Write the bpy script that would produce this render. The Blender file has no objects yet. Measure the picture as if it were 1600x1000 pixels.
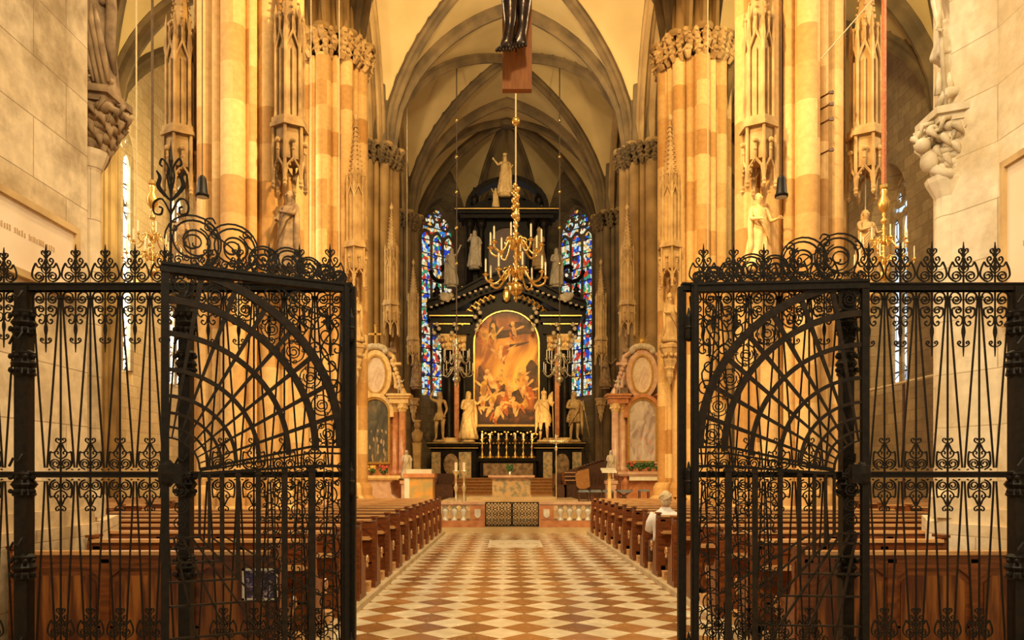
import bpy, math, random
from mathutils import Vector, Matrix
random.seed(7)
PI = math.pi
SC = bpy.context.scene
COL = SC.collection
sin, cos = math.sin, math.cos

# ---------------------------------------------------------------- camera, world, light, exposure
EYE = 1.6
cam_d = bpy.data.cameras.new('camera'); cam = bpy.data.objects.new('camera', cam_d); COL.objects.link(cam)
cam.location = (0, 0, EYE); cam.rotation_euler = (PI/2, 0, 0)
cam_d.sensor_width = 36; cam_d.lens = 1175/1600*36
cam_d.shift_x = 7/1600; cam_d.shift_y = 245/1600
cam_d.clip_start = 0.1; cam_d.clip_end = 300
SC.camera = cam
SC.view_settings.view_transform = 'Standard'; SC.view_settings.look = 'None'
SC.view_settings.gamma = 1; SC.view_settings.use_curve_mapping = False
SC.view_settings.exposure = 0.22
w = bpy.data.worlds.new('world'); SC.world = w; w.use_nodes = True
bgn = w.node_tree.nodes['Background']; bgn.inputs[0].default_value = (1.0, .80, .50, 1); bgn.inputs[1].default_value = .60

def lamp(name, kind, loc, power, color, radius=.3, target=None, angle=100, blend=.6):
    d = bpy.data.lights.new(name, kind); d.energy = power; d.color = color
    if kind == 'AREA': d.shape = 'DISK'; d.size = radius*2
    else: d.shadow_soft_size = radius
    if kind == 'SPOT': d.spot_size = math.radians(angle); d.spot_blend = blend
    o = bpy.data.objects.new(name, d); COL.objects.link(o); o.location = loc
    if target:
        o.rotation_euler = (Vector(target)-Vector(loc)).to_track_quat('-Z', 'Y').to_euler()
    return o
WARM = (1.0, .65, .25); WARM2 = (1.0, .77, .42)
# added lamps without fixtures, placed to brighten piers, vault, aisles and sanctuary
for sx in (-1, 1):
    lamp('pier_fill_spot', 'SPOT', (-sx*1.6+.3, 10.5, 12.5), 4600, WARM, .15, (sx*5.6, 17.0, 7), 70)
    lamp('pier_fill_spot', 'SPOT', (sx*2.0+.3, 14.0, 17.5), 5200, WARM, .4, (sx*6, 25, 9), 70)
    lamp('vault_fill_spot', 'SPOT', (sx*4.3, 25.5, 15.2), 1700, WARM2, .3, (0, 32.0, 24), 130)
    lamp('vault_fill_spot', 'SPOT', (sx*3.0, 22.0, 19.5), 1700, WARM2, .3, (0, 36.0, 22), 110)
    lamp('aisle_fill_point', 'POINT', (-9.6, 24.0, 11.0) if sx < 0 else (10.5, 20, 15), 950 if sx < 0 else 800, (1, .84, .42), .4)
    lamp('near_pier_fill_spot', 'SPOT', (-sx*2.2, 1.5, 8.0), 750 if sx < 0 else 1300, (1, .84, .60), .5, (sx*4.2, 6.2, 4.5), 60)  # added spot, brightens the near pier walls
    lamp('aisle_fill_point', 'POINT', (sx*9.5, 12.0, 11.0), 900, (1, .8, .5), .4)
lamp('sanctuary_fill_spot', 'SPOT', (.2, 23.0, 18.0), 6500, WARM, .4, (0, 44.5, 6), 32)
for sx in (-1, 1): lamp('altar_fill_spot', 'SPOT', (sx*2.4, 40.2, 2.6), 420, (1, .62, .24), .15, (0, 43.0, 8.2), 70)  # added pair without fixtures, made up to brighten the altar painting
lamp('pew_fill_spot', 'SPOT', (.3, 11.0, 17.0), 5600, WARM2, .5, (.3, 14.5, 0), 95)  # added overhead spot, brightens the pew tops
lamp('nave_fill_spot', 'SPOT', (.3, -1.0, 11.0), 2600, WARM2, .6, (.3, 9.5, 0), 80)  # added unseen spot behind the camera, brightens floor and near pews

# ---------------------------------------------------------------- measuring helpers
F = 1175.0
def PX(px, d): return (px-793)/F*d
def PZ(py, d): return EYE+(745-py)/F*d
def ax(d): return .46-.0118*d if d > 8 else .25

# ---------------------------------------------------------------- materials
def node_mat(name):
    m = bpy.data.materials.new(name); m.use_nodes = True
    return m, m.node_tree.nodes, m.node_tree.links, m.node_tree.nodes['Principled BSDF']
def noise_mat(name, c1, c2, scale=4, rough=.7, metal=0, bump=.0, detail=5, stretch=None, contrast=(.35, .65), spec=.5, emit=None):
    m, n, l, b = node_mat(name)
    tc = n.new('ShaderNodeTexCoord'); src = tc.outputs['Object']
    if stretch:
        mp = n.new('ShaderNodeMapping'); mp.inputs['Scale'].default_value = stretch
        l.new(src, mp.inputs[0]); src = mp.outputs[0]
    t = n.new('ShaderNodeTexNoise'); t.inputs['Scale'].default_value = scale; t.inputs['Detail'].default_value = detail
    l.new(src, t.inputs['Vector'])
    r = n.new('ShaderNodeValToRGB'); e = r.color_ramp.elements
    e[0].position, e[1].position = contrast; e[0].color = (*c1, 1); e[1].color = (*c2, 1)
    l.new(t.outputs['Fac'], r.inputs[0]); l.new(r.outputs[0], b.inputs['Base Color'])
    b.inputs['Roughness'].default_value = rough; b.inputs['Metallic'].default_value = metal
    b.inputs['Specular IOR Level'].default_value = spec
    if bump:
        bp = n.new('ShaderNodeBump'); bp.inputs['Strength'].default_value = bump; bp.inputs['Distance'].default_value = .02
        l.new(t.outputs['Fac'], bp.inputs['Height']); l.new(bp.outputs[0], b.inputs['Normal'])
    if emit:
        b.inputs['Emission Color'].default_value = (*emit[0], 1); b.inputs['Emission Strength'].default_value = emit[1]
    return m
def math_n(n, l, op, a, b=None, c=None):
    x = n.new('ShaderNodeMath'); x.operation = op
    for i, v in enumerate((a, b, c)):
        if v is None: continue
        if isinstance(v, (int, float)): x.inputs[i].default_value = v
        else: l.new(v, x.inputs[i])
    return x.outputs[0]
def ramp_n(n, l, fac, stops, const=False):
    r = n.new('ShaderNodeValToRGB'); cr = r.color_ramp
    if const: cr.interpolation = 'CONSTANT'
    while len(cr.elements) < len(stops): cr.elements.new(.5)
    for e, (p, c) in zip(cr.elements, stops): e.position = p; e.color = (*c, 1)
    l.new(fac, r.inputs[0]); return r.outputs[0]
def mix_n(n, l, fac, a, b, mode='MIX'):
    x = n.new('ShaderNodeMix'); x.data_type = 'RGBA'; x.blend_type = mode
    for i, v in ((0, fac), (6, a), (7, b)):
        if isinstance(v, (int, float)): x.inputs[i].default_value = v
        elif isinstance(v, tuple): x.inputs[i].default_value = (*v, 1)
        else: l.new(v, x.inputs[i])
    return x.outputs[2]
def brick_mat(name, ca, cb, bw, bh, mortar, use_uv=False, stain=None, rough=.8, msize=.012, bump=.4, bias=0.0):
    m, n, l, b = node_mat(name)
    tc = n.new('ShaderNodeTexCoord')
    if use_uv: vec = tc.outputs['UV']
    else:
        s = n.new('ShaderNodeSeparateXYZ'); l.new(tc.outputs['Object'], s.inputs[0])
        cx = n.new('ShaderNodeCombineXYZ'); l.new(math_n(n, l, 'ADD', s.outputs[0], s.outputs[1]), cx.inputs[0]); l.new(s.outputs[2], cx.inputs[1])
        vec = cx.outputs[0]
    t = n.new('ShaderNodeTexBrick'); l.new(vec, t.inputs['Vector'])
    t.inputs['Color1'].default_value = (*ca, 1); t.inputs['Color2'].default_value = (*cb, 1); t.inputs['Mortar'].default_value = (*mortar, 1)
    t.inputs['Scale'].default_value = 1; t.inputs['Mortar Size'].default_value = msize; t.inputs['Brick Width'].default_value = bw
    t.inputs['Row Height'].default_value = bh; t.inputs['Bias'].default_value = bias; t.inputs['Mortar Smooth'].default_value = .3
    nz = n.new('ShaderNodeTexNoise'); nz.inputs['Scale'].default_value = .9; nz.inputs['Detail'].default_value = 8; nz.inputs['Roughness'].default_value = .65; l.new(tc.outputs['Object'], nz.inputs['Vector'])
    nf = n.new('ShaderNodeTexNoise'); nf.inputs['Scale'].default_value = 9; nf.inputs['Detail'].default_value = 6; l.new(tc.outputs['Object'], nf.inputs['Vector'])
    c = t.outputs['Color']
    if stain:
        f = ramp_n(n, l, nz.outputs['Fac'], [(.47, (0, 0, 0)), (.63, (1, 1, 1))])
        c = mix_n(n, l, math_n(n, l, 'MULTIPLY', f, .75), c, stain)
    c = mix_n(n, l, .35, c, ramp_n(n, l, nf.outputs['Fac'], [(.3, (.45, .42, .38)), (.7, (1, 1, 1))]), 'MULTIPLY')
    l.new(c, b.inputs['Base Color']); b.inputs['Roughness'].default_value = rough
    bp = n.new('ShaderNodeBump'); bp.inputs['Strength'].default_value = bump; bp.inputs['Distance'].default_value = .02
    h = math_n(n, l, 'SUBTRACT', nf.outputs['Fac'], t.outputs['Fac'])
    l.new(h, bp.inputs['Height']); l.new(bp.outputs[0], b.inputs['Normal'])
    return m

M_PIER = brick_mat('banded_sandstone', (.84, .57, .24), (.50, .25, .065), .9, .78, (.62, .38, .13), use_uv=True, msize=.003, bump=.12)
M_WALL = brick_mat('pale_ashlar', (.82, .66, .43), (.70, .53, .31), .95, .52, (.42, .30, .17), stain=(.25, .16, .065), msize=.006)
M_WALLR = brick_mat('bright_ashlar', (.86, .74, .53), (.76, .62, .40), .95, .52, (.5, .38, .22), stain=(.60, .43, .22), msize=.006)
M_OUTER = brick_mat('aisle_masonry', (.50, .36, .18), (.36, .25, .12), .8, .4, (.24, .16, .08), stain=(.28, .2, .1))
M_OUTERL = brick_mat('sunny_aisle_masonry', (.74, .55, .28), (.60, .42, .19), .8, .4, (.45, .3, .14))  # left aisle: paler copy of the masonry, its lit look put into the colour
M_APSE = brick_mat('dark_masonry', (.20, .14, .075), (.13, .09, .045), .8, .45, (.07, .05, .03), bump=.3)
M_WEB = noise_mat('vault_plaster', (.50, .345, .135), (.58, .41, .175), .6, .9)
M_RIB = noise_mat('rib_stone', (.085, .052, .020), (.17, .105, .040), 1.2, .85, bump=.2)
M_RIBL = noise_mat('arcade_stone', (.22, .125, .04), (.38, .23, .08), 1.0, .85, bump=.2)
M_CARVE = noise_mat('carved_stone', (.38, .23, .09), (.66, .45, .20), 2.2, .85, bump=.3)
M_CARVED = noise_mat('dusty_carved_stone', (.17, .10, .045), (.40, .26, .13), 5, .85, bump=.4)
M_CARVED2 = noise_mat('darker_carved_stone', (.17, .095, .035), (.44, .28, .11), 2.2, .85, bump=.3)  # darker version of the carved stone, for the nearest left canopies
M_STATUE = noise_mat('statue_stone', (.50, .40, .25), (.68, .57, .40), 6, .6, bump=.2)
M_STATUEG = noise_mat('warm_golden_lit_stone', (.72, .47, .18), (.90, .64, .28), 6, .5, bump=.2)  # warm stone, with the golden light on the statues put into the colour
M_IRON = noise_mat('wrought_iron', (.004, .003, .002), (.012, .007, .004), 30, .5, 0, bump=.1, spec=.22)
M_IRONG = noise_mat('painted_iron', (.009, .005, .003), (.022, .013, .007), 22, .5, 0, bump=.1, spec=.22)
M_PEW = noise_mat('pew_wood', (.10, .024, .005), (.23, .066, .013), 3, .36, stretch=(1.2, 8, 8), bump=.05)
M_PANEL = noise_mat('grained_panel_wood', (.09, .020, .005), (.34, .12, .022), 2.2, .4, stretch=(7, 7, .7), contrast=(.42, .62))
M_PEWT = noise_mat('skylit_pew_wood', (.52, .26, .10), (.72, .42, .18), 3, .30, stretch=(1.2, 8, 8))  # paler pew wood: light caught by the top rails put into the colour
M_DARKW = noise_mat('dark_stall_wood', (.05, .018, .007), (.13, .05, .018), 5, .4, stretch=(2, 2, 8))
M_ORW = noise_mat('honey_wood', (.42, .18, .045), (.58, .27, .07), 4, .4, stretch=(2, 2, 8))
M_CROSSW = noise_mat('cross_wood', (.21, .060, .006), (.29, .095, .012), 4, .7, stretch=(8, 8, 1))
M_REDM = noise_mat('red_marble', (.45, .16, .06), (.66, .30, .13), 5, .25, contrast=(.3, .7))
M_REDL = noise_mat('pale_red_marble', (.60, .33, .20), (.74, .50, .32), 5, .3)
M_WHITEM = noise_mat('white_marble', (.62, .58, .48), (.82, .78, .66), 5, .3)
M_GREENM = noise_mat('veined_marble', (.62, .42, .20), (.28, .26, .15), 5, .22, contrast=(.45, .62))
M_YELM = noise_mat('golden_veined_marble', (.70, .36, .09), (.44, .34, .14), 3.5, .22, contrast=(.4, .6))
M_STEP = noise_mat('step_stone', (.55, .38, .18), (.68, .50, .27), 2, .4)
M_CARPET = noise_mat('step_carpet', (.28, .12, .03), (.36, .17, .05), 8, .9)
M_BLACKM = noise_mat('black_marble', (.004, .003, .002), (.016, .010, .005), 6, .4, spec=.12)
M_GILT = noise_mat('gilding', (.80, .46, .10), (.95, .64, .20), 10, .28, .85)
M_BRASS = noise_mat('brass', (.78, .50, .14), (.92, .66, .26), 8, .2, .95)
M_SILVER = noise_mat('aged_silver_gilt', (.70, .60, .38), (.85, .76, .52), 8, .3, .8)
M_CANDLE = noise_mat('candle_wax', (.80, .70, .50), (.90, .82, .62), 8, .5)
M_BRONZE = noise_mat('dark_bronze', (.022, .012, .008), (.06, .032, .018), 9, .24, .6, bump=.25)
M_ROPE = noise_mat('pale_cable', (.55, .45, .28), (.65, .55, .36), 10, .6)
M_ROPED = noise_mat('dark_cable', (.06, .035, .02), (.10, .06, .03), 10, .6)
M_ROPER = noise_mat('red_rope', (.36, .10, .04), (.48, .18, .08), 20, .8)
M_GREEN = noise_mat('leaf_green', (.03, .09, .02), (.08, .20, .05), 30, .6)
M_REDF = noise_mat('red_blossom', (.55, .06, .04), (.75, .18, .10), 20, .6)
M_YELF = noise_mat('yellow_blossom', (.75, .42, .06), (.9, .6, .14), 20, .6)
M_POT = noise_mat('dark_planter', (.10, .05, .02), (.16, .08, .04), 9, .7)
M_SHIRT = noise_mat('white_shirt', (.74, .70, .70), (.85, .82, .80), 6, .8)
M_SKIN = noise_mat('skin', (.66, .38, .22), (.74, .46, .28), 8, .6)
M_HAIR = noise_mat('fair_grey_hair', (.50, .36, .20), (.68, .54, .34), 40, .7, stretch=(1, 1, .2))
M_STONEFL = noise_mat('plinth_stone', (.44, .33, .19), (.58, .45, .28), 3, .6)
M_CUSHION = noise_mat('blue_grey_cushion', (.16, .18, .20), (.24, .27, .29), 10, .9)
M_SLAB = noise_mat('memorial_slab', (.66, .58, .42), (.76, .70, .54), 4, .3)
M_LETTER = noise_mat('worn_lettering', (.46, .29, .13), (.56, .37, .19), 10, .8)
M_PLAQUE = noise_mat('plaque_stone', (.80, .62, .42), (.86, .70, .50), 2, .6)
M_WHITEP = noise_mat('white_frame_paint', (.7, .68, .6), (.8, .78, .7), 8, .6)
M_GREYP = noise_mat('grey_roof_plastic', (.5, .5, .48), (.6, .6, .57), 8, .6)

def floor_material():
    m, n, l, b = node_mat('checkered_floor')
    tc = n.new('ShaderNodeTexCoord'); s = n.new('ShaderNodeSeparateXYZ'); l.new(tc.outputs['Object'], s.inputs[0])
    D = .543; x0 = PX(782.3, 8.2)+.0; y0 = 1.6*F/(973-745)
    dx = math_n(n, l, 'DIVIDE', math_n(n, l, 'SUBTRACT', s.outputs[0], x0), D)
    dy = math_n(n, l, 'DIVIDE', math_n(n, l, 'SUBTRACT', s.outputs[1], y0), D)
    p = math_n(n, l, 'ADD', math_n(n, l, 'ADD', dx, dy), 200.5); q = math_n(n, l, 'ADD', math_n(n, l, 'SUBTRACT', dx, dy), 200.5)
    fp = math_n(n, l, 'FLOOR', p); fq = math_n(n, l, 'FLOOR', q)
    par = math_n(n, l, 'MODULO', math_n(n, l, 'ADD', fp, fq), 2)
    cv = n.new('ShaderNodeCombineXYZ'); l.new(fp, cv.inputs[0]); l.new(fq, cv.inputs[1])
    wn = n.new('ShaderNodeTexWhiteNoise'); wn.noise_dimensions = '2D'; l.new(cv.outputs[0], wn.inputs['Vector'])
    nz = n.new('ShaderNodeTexNoise'); nz.inputs['Scale'].default_value = 5; nz.inputs['Detail'].default_value = 8; l.new(tc.outputs['Object'], nz.inputs['Vector'])
    light = ramp_n(n, l, wn.outputs['Value'], [(0, (.66, .55, .36)), (1, (.80, .71, .52))])
    dark = ramp_n(n, l, wn.outputs['Value'], [(0, (.23, .105, .035)), (1, (.42, .20, .065))])
    c = mix_n(n, l, par, light, dark)
    c = mix_n(n, l, .5, c, ramp_n(n, l, nz.outputs['Fac'], [(.3, (.6, .55, .5)), (.7, (1, 1, 1))]), 'MULTIPLY')
    def edge(v):
        fr = math_n(n, l, 'FRACT', v); a = math_n(n, l, 'ABSOLUTE', math_n(n, l, 'SUBTRACT', fr, .5))
        return math_n(n, l, 'GREATER_THAN', a, .492)
    e = math_n(n, l, 'MAXIMUM', edge(p), edge(q))
    c = mix_n(n, l, math_n(n, l, 'MULTIPLY', e, .6), c, (.3, .2, .1))
    l.new(c, b.inputs['Base Color'])
    l.new(math_n(n, l, 'MULTIPLY_ADD', nz.outputs['Fac'], .25, .12), b.inputs['Roughness'])
    return m
M_FLOOR = floor_material()

def glass_material(name, cool, strength, sc=2.6):
    m, n, l, b = node_mat(name)
    tc = n.new('ShaderNodeTexCoord')
    mp = n.new('ShaderNodeMapping'); mp.inputs['Scale'].default_value = (1, 1, .8); l.new(tc.outputs['Object'], mp.inputs[0])
    v = n.new('ShaderNodeTexVoronoi'); v.inputs['Scale'].default_value = sc; l.new(mp.outputs[0], v.inputs['Vector'])
    sp = n.new('ShaderNodeSeparateColor'); l.new(v.outputs['Color'], sp.inputs[0])
    ve = n.new('ShaderNodeTexVoronoi'); ve.feature = 'DISTANCE_TO_EDGE'; ve.inputs['Scale'].default_value = sc; l.new(mp.outputs[0], ve.inputs['Vector'])
    nz = n.new('ShaderNodeTexNoise'); nz.inputs['Scale'].default_value = .35; l.new(tc.outputs['Object'], nz.inputs['Vector'])
    cols = [(.0, (.02, .05, .45)), (.11, (.55, .04, .02)), (.26, (.75, .68, .46)), (.50, (.03, .22, .55)), (.57, (.04, .28, .12)), (.64, (.80, .42, .08)), (.76, (.45, .60, .62)), (.90, (.03, .02, .02))]
    if cool: cols = [(.0, (.6, .76, .9)), (.3, (.85, .94, 1)), (.5, (.45, .62, .8)), (.6, (.95, .98, 1)), (.85, (.7, .78, .82))]
    c = ramp_n(n, l, sp.outputs[0], cols, True)
    lead = math_n(n, l, 'GREATER_THAN', ve.outputs['Distance'], .035)
    c = mix_n(n, l, lead, (.0, .0, .0), c)
    # saddle bars every .62 m
    s = n.new('ShaderNodeSeparateXYZ'); l.new(tc.outputs['Object'], s.inputs[0])
    bar = math_n(n, l, 'GREATER_THAN', math_n(n, l, 'FRACT', math_n(n, l, 'DIVIDE', s.outputs[2], .85)), .08)
    c = mix_n(n, l, bar, (.0, .0, .0), c)
    b.inputs['Base Color'].default_value = (.02, .02, .02, 1); b.inputs['Roughness'].default_value = .3
    l.new(c, b.inputs['Emission Color']); b.inputs['Emission Strength'].default_value = strength
    return m
M_GLASS = glass_material('stained_glass', False, 1.05, 5.5)
M_GLASSW = glass_material('daylit_pale_glass', True, 13.0, 1.2)
M_GLASSB = glass_material('daylit_blue_glass', True, 1.1, 2.0)

def painting_material(name, stops, scale, warm=None, flesh=(.95, .55, .2), fl=.5):
    m, n, l, b = node_mat(name)
    tc = n.new('ShaderNodeTexCoord'); s = n.new('ShaderNodeSeparateXYZ'); l.new(tc.outputs['Generated'], s.inputs[0])
    nz = n.new('ShaderNodeTexNoise'); nz.inputs['Scale'].default_value = scale; nz.inputs['Detail'].default_value = 7; nz.inputs['Distortion'].default_value = 1.6
    l.new(tc.outputs['Generated'], nz.inputs['Vector'])
    v = n.new('ShaderNodeTexVoronoi'); v.inputs['Scale'].default_value = scale*3.2
    mp = n.new('ShaderNodeMapping'); mp.inputs['Scale'].default_value = (1, 1, .8); l.new(tc.outputs['Generated'], mp.inputs[0])
    n2 = n.new('ShaderNodeTexNoise'); n2.inputs['Scale'].default_value = 7; l.new(tc.outputs['Generated'], n2.inputs['Vector'])
    l.new(mix_n(n, l, .12, mp.outputs[0], n2.outputs['Color']), v.inputs['Vector'])
    fac = nz.outputs['Fac']
    if warm:
        cx, cz, rr = warm
        a = math_n(n, l, 'POWER', math_n(n, l, 'DIVIDE', math_n(n, l, 'SUBTRACT', s.outputs[0], cx), rr*1.6), 2)
        d = math_n(n, l, 'POWER', math_n(n, l, 'DIVIDE', math_n(n, l, 'SUBTRACT', s.outputs[2], cz), rr), 2)
        g = math_n(n, l, 'SUBTRACT', 1, math_n(n, l, 'SQRT', math_n(n, l, 'ADD', a, d)))
        fac = math_n(n, l, 'ADD', math_n(n, l, 'MULTIPLY', g, .42), math_n(n, l, 'MULTIPLY', nz.outputs['Fac'], .85))
    c = ramp_n(n, l, fac, stops)
    spots = math_n(n, l, 'LESS_THAN', v.outputs['Distance'], .30)
    low = math_n(n, l, 'LESS_THAN', s.outputs[2], .52)
    pick = n.new('ShaderNodeSeparateColor'); l.new(v.outputs['Color'], pick.inputs[0])
    sel = math_n(n, l, 'GREATER_THAN', pick.outputs[1], .5)
    f = math_n(n, l, 'MULTIPLY', math_n(n, l, 'MULTIPLY', math_n(n, l, 'MULTIPLY', spots, low), sel), fl)
    c = mix_n(n, l, f, c, flesh)
    l.new(c, b.inputs['Base Color']); b.inputs['Roughness'].default_value = .45
    return m
M_PAINT = painting_material('altar_canvas', [(.36, (.06, .02, .004)), (.50, (.36, .10, .010)), (.62, (.78, .32, .03)), (.80, (1.0, .62, .09))], 2.6, (.52, .56, .42), fl=0.0)
M_PDARK = noise_mat('canvas_shadow_paint', (.03, .012, .003), (.14, .05, .010), 2.5, .5)
M_PFLESH = noise_mat('canvas_flesh_paint', (.55, .22, .05), (.95, .58, .18), 3.5, .5)
M_PRED = noise_mat('canvas_red_paint', (.30, .05, .006), (.62, .17, .02), 3.5, .5)
M_POCHRE = noise_mat('canvas_ochre_paint', (.40, .17, .02), (.85, .48, .07), 3.5, .5)
M_PAINTL = painting_material('dim_canvas', [(.35, (.06, .055, .04)), (.55, (.13, .11, .07)), (.8, (.34, .22, .10))], 3, None, (.75, .5, .25), .6)
M_PAINTR = painting_material('pale_canvas', [(.35, (.36, .26, .22)), (.5, (.62, .50, .40)), (.8, (.78, .68, .56))], 3, None, (.75, .28, .22), .5)
M_OVAL = painting_material('oval_canvas', [(.3, (.62, .42, .26)), (.5, (.76, .58, .40)), (.8, (.84, .70, .52))], 4, None, (.70, .45, .32), .5)
M_POSTER = painting_material('poster_print', [(.40, (.015, .012, .03)), (.52, (.05, .035, .16)), (.62, (.30, .24, .32)), (.74, (.75, .6, .35))], 6, None, (.7, .6, .7), .6)

# ---------------------------------------------------------------- mesh builder
def spiral(cx, cy, r0, r1, a0, a1, n=18):
    return [(cx+(r0+(r1-r0)*i/n)*cos(a0+(a1-a0)*i/n), cy+(r0+(r1-r0)*i/n)*sin(a0+(a1-a0)*i/n)) for i in range(n+1)]
def crom(P, k=5):
    out = []; Q = [P[0]]+list(P)+[P[-1]]
    for i in range(1, len(Q)-2):
        for j in range(k):
            t = j/k
            out.append(tuple(.5*((2*b)+(-a+c)*t+(2*a-5*b+4*c-d)*t*t+(-a+3*b-3*c+d)*t**3) for a, b, c, d in zip(Q[i-1], Q[i], Q[i+1], Q[i+2])))
    out.append(tuple(P[-1])); return out
class MB:
    def __init__(s): s.v = []; s.f = []; s.uv = []; s.has_uv = False
    def face(s, idx, uv=None): s.f.append(tuple(idx)); s.uv.append(uv)
    def box(s, x0, x1, y0, y1, z0, z1):
        b = len(s.v); s.v += [(x, y, z) for z in (z0, z1) for y in (y0, y1) for x in (x0, x1)]
        for q in ((0, 2, 3, 1), (4, 5, 7, 6), (0, 1, 5, 4), (2, 6, 7, 3), (0, 4, 6, 2), (1, 3, 7, 5)): s.face([b+i for i in q])
        return s
    def cbox(s, cx, cy, z0, sx, sy, h): return s.box(cx-sx/2, cx+sx/2, cy-sy/2, cy+sy/2, z0, z0+h)
    def prism(s, poly, t0, t1, plane='xz'):
        def P(a, b, t): return {'xz': (a, t, b), 'yz': (t, a, b), 'xy': (a, b, t)}[plane]
        b = len(s.v); n = len(poly)
        s.v += [P(a, c, t0) for a, c in poly]+[P(a, c, t1) for a, c in poly]
        s.face(range(b, b+n)); s.face(range(b+2*n-1, b+n-1, -1))
        for i in range(n): j = (i+1) % n; s.face((b+i, b+n+i, b+n+j, b+j))
        return s
    def lathe(s, cx, cy, prof, n=14, sx=1, sy=1, fold=None, rot=0):
        b = len(s.v); m = len(prof)
        for k, (r, z) in enumerate(prof):
            for i in range(n):
                a = 2*PI*i/n+rot; q = r*(fold(a, z) if fold else 1)
                s.v.append((cx+q*cos(a)*sx, cy+q*sin(a)*sy, z))
        for k in range(m-1):
            for i in range(n):
                j = (i+1) % n; s.face((b+k*n+i, b+k*n+j, b+(k+1)*n+j, b+(k+1)*n+i))
        s.face(range(b+n-1, b-1, -1)); s.face(range(b+(m-1)*n, b+m*n))
        return s
    def ball(s, c, r, n=10, sx=1, sy=1, sz=1):
        return s.lathe(c[0], c[1], [(r*sin(PI*k/8)+.0001, c[2]-r*sz*cos(PI*k/8)) for k in range(9)], n, sx, sy)
    def sweep(s, path, prof, up=(0, 0, 1), caps=True, scale=None):
        path = [Vector(p) for p in path]; b = len(s.v); n = len(prof); m = len(path); up = Vector(up)
        for i, p in enumerate(path):
            t = (path[min(i+1, m-1)]-path[max(i-1, 0)]).normalized()
            side = t.cross(up)
            if side.length < 1e-4: side = t.cross(Vector((0, 1, 0)))
            side.normalize(); nn = side.cross(t).normalized(); k = scale[i] if scale else 1
            for a, c in prof: s.v.append(tuple(p+side*a*k+nn*c*k))
        for i in range(m-1):
            for j in range(n):
                jj = (j+1) % n; s.face((b+i*n+j, b+i*n+jj, b+(i+1)*n+jj, b+(i+1)*n+j))
        if caps: s.face(range(b+n-1, b-1, -1)); s.face(range(b+(m-1)*n, b+m*n))
        return s
    def tube(s, path, r, n=5, scale=None):
        path = [p for p in path]
        t = Vector(path[-1])-Vector(path[0]); up = (0, 0, 1)
        if abs(t.z) > .8*t.length: up = (0, 1, 0)
        return s.sweep(path, [(r*cos(2*PI*i/n), r*sin(2*PI*i/n)) for i in range(n)], up, True, scale)
    def iron(s, pts, r=.006, dep=None, y=0):
        """flat 2D polyline (u,v) in the plane y=const, square-ish bar"""
        dep = dep or r
        prof = [(-dep, -r), (dep, -r), (dep, r), (-dep, r)]
        return s.sweep([(a, y, c) for a, c in pts], prof, up=(0, 1, 0) if False else (0, 1e-6, 0), caps=True) if False else s.flat(pts, r, dep, y)
    def flat(s, pts, r, dep, y=0):
        b = len(s.v); m = len(pts)
        for i, (u, v) in enumerate(pts):
            a, c = pts[max(i-1, 0)], pts[min(i+1, m-1)]
            tx, tz = c[0]-a[0], c[1]-a[1]; L = math.hypot(tx, tz) or 1; nx, nz = -tz/L, tx/L
            rr = r[i] if isinstance(r, (list, tuple)) else r
            s.v += [(u+nx*rr, y-dep, v+nz*rr), (u-nx*rr, y-dep, v-nz*rr), (u-nx*rr, y+dep, v-nz*rr), (u+nx*rr, y+dep, v+nz*rr)]
        for i in range(m-1):
            for j in range(4):
                k = (j+1) % 4; s.face((b+i*4+j, b+(i+1)*4+j, b+(i+1)*4+k, b+i*4+k))
        s.face((b, b+1, b+2, b+3)); e = b+(m-1)*4; s.face((e+3, e+2, e+1, e))
        return s
    def add(s, o, M=None):
        b = len(s.v); s.v += [tuple(M @ Vector(p)) for p in o.v] if M else list(o.v)
        for f, u in zip(o.f, o.uv): s.face([b+i for i in f], u)
        return s
    def mesh(s, name, mat, off=(0, 0, 0), smooth=False):
        me = bpy.data.meshes.new(name)
        vs = [(x-off[0], y-off[1], z-off[2]) for x, y, z in s.v]
        me.from_pydata(vs, [], s.f)
        if any(u for u in s.uv):
            uvl = me.uv_layers.new(name='UVMap'); k = 0
            for p, u in zip(me.polygons, s.uv):
                for q in range(p.loop_total):
                    uvl.data[p.loop_start+q].uv = u[q] if u else (0, 0)
        if smooth: me.polygons.foreach_set('use_smooth', [True]*len(me.polygons))
        me.materials.append(mat); me.update()
        return me

def tag(o, label=None, cat=None, group=None, kind=None):
    for k, v in (('label', label), ('category', cat), ('group', group), ('kind', kind)):
        if v: o[k] = v
    return o
def thing(name, label, cat, loc=(0, 0, 0), rz=0, group=None):
    o = bpy.data.objects.new(name, None); COL.objects.link(o); o.location = loc; o.rotation_euler = (0, 0, rz)
    o.empty_display_size = .1
    return tag(o, label, cat, group)
def root_loc(p):
    v = Vector((0, 0, 0))
    while p: v += Vector(p.location); p = p.parent
    return v
def put(name, mb, mat, parent=None, local=False, smooth=False, label=None):
    """world-space builder -> one mesh object (coordinates made relative to the parent)"""
    if not parent and not local:
        n = len(mb.v); xs = [sum(p[i] for p in mb.v)/n for i in (0, 1)]; off = Vector((xs[0], xs[1], min(p[2] for p in mb.v)))
    else: off = root_loc(parent) if not local else Vector((0, 0, 0))
    me = mb.mesh(name, mat, off, smooth)
    o = bpy.data.objects.new(name, me); COL.objects.link(o)
    if parent: o.parent = parent
    elif not local: o.location = off
    if label: o['label'] = label
    return o
def absput(name, mb, mat, kind='structure', smooth=False):
    o = put(name, mb, mat, None, True, smooth); o['kind'] = kind; return o
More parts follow.
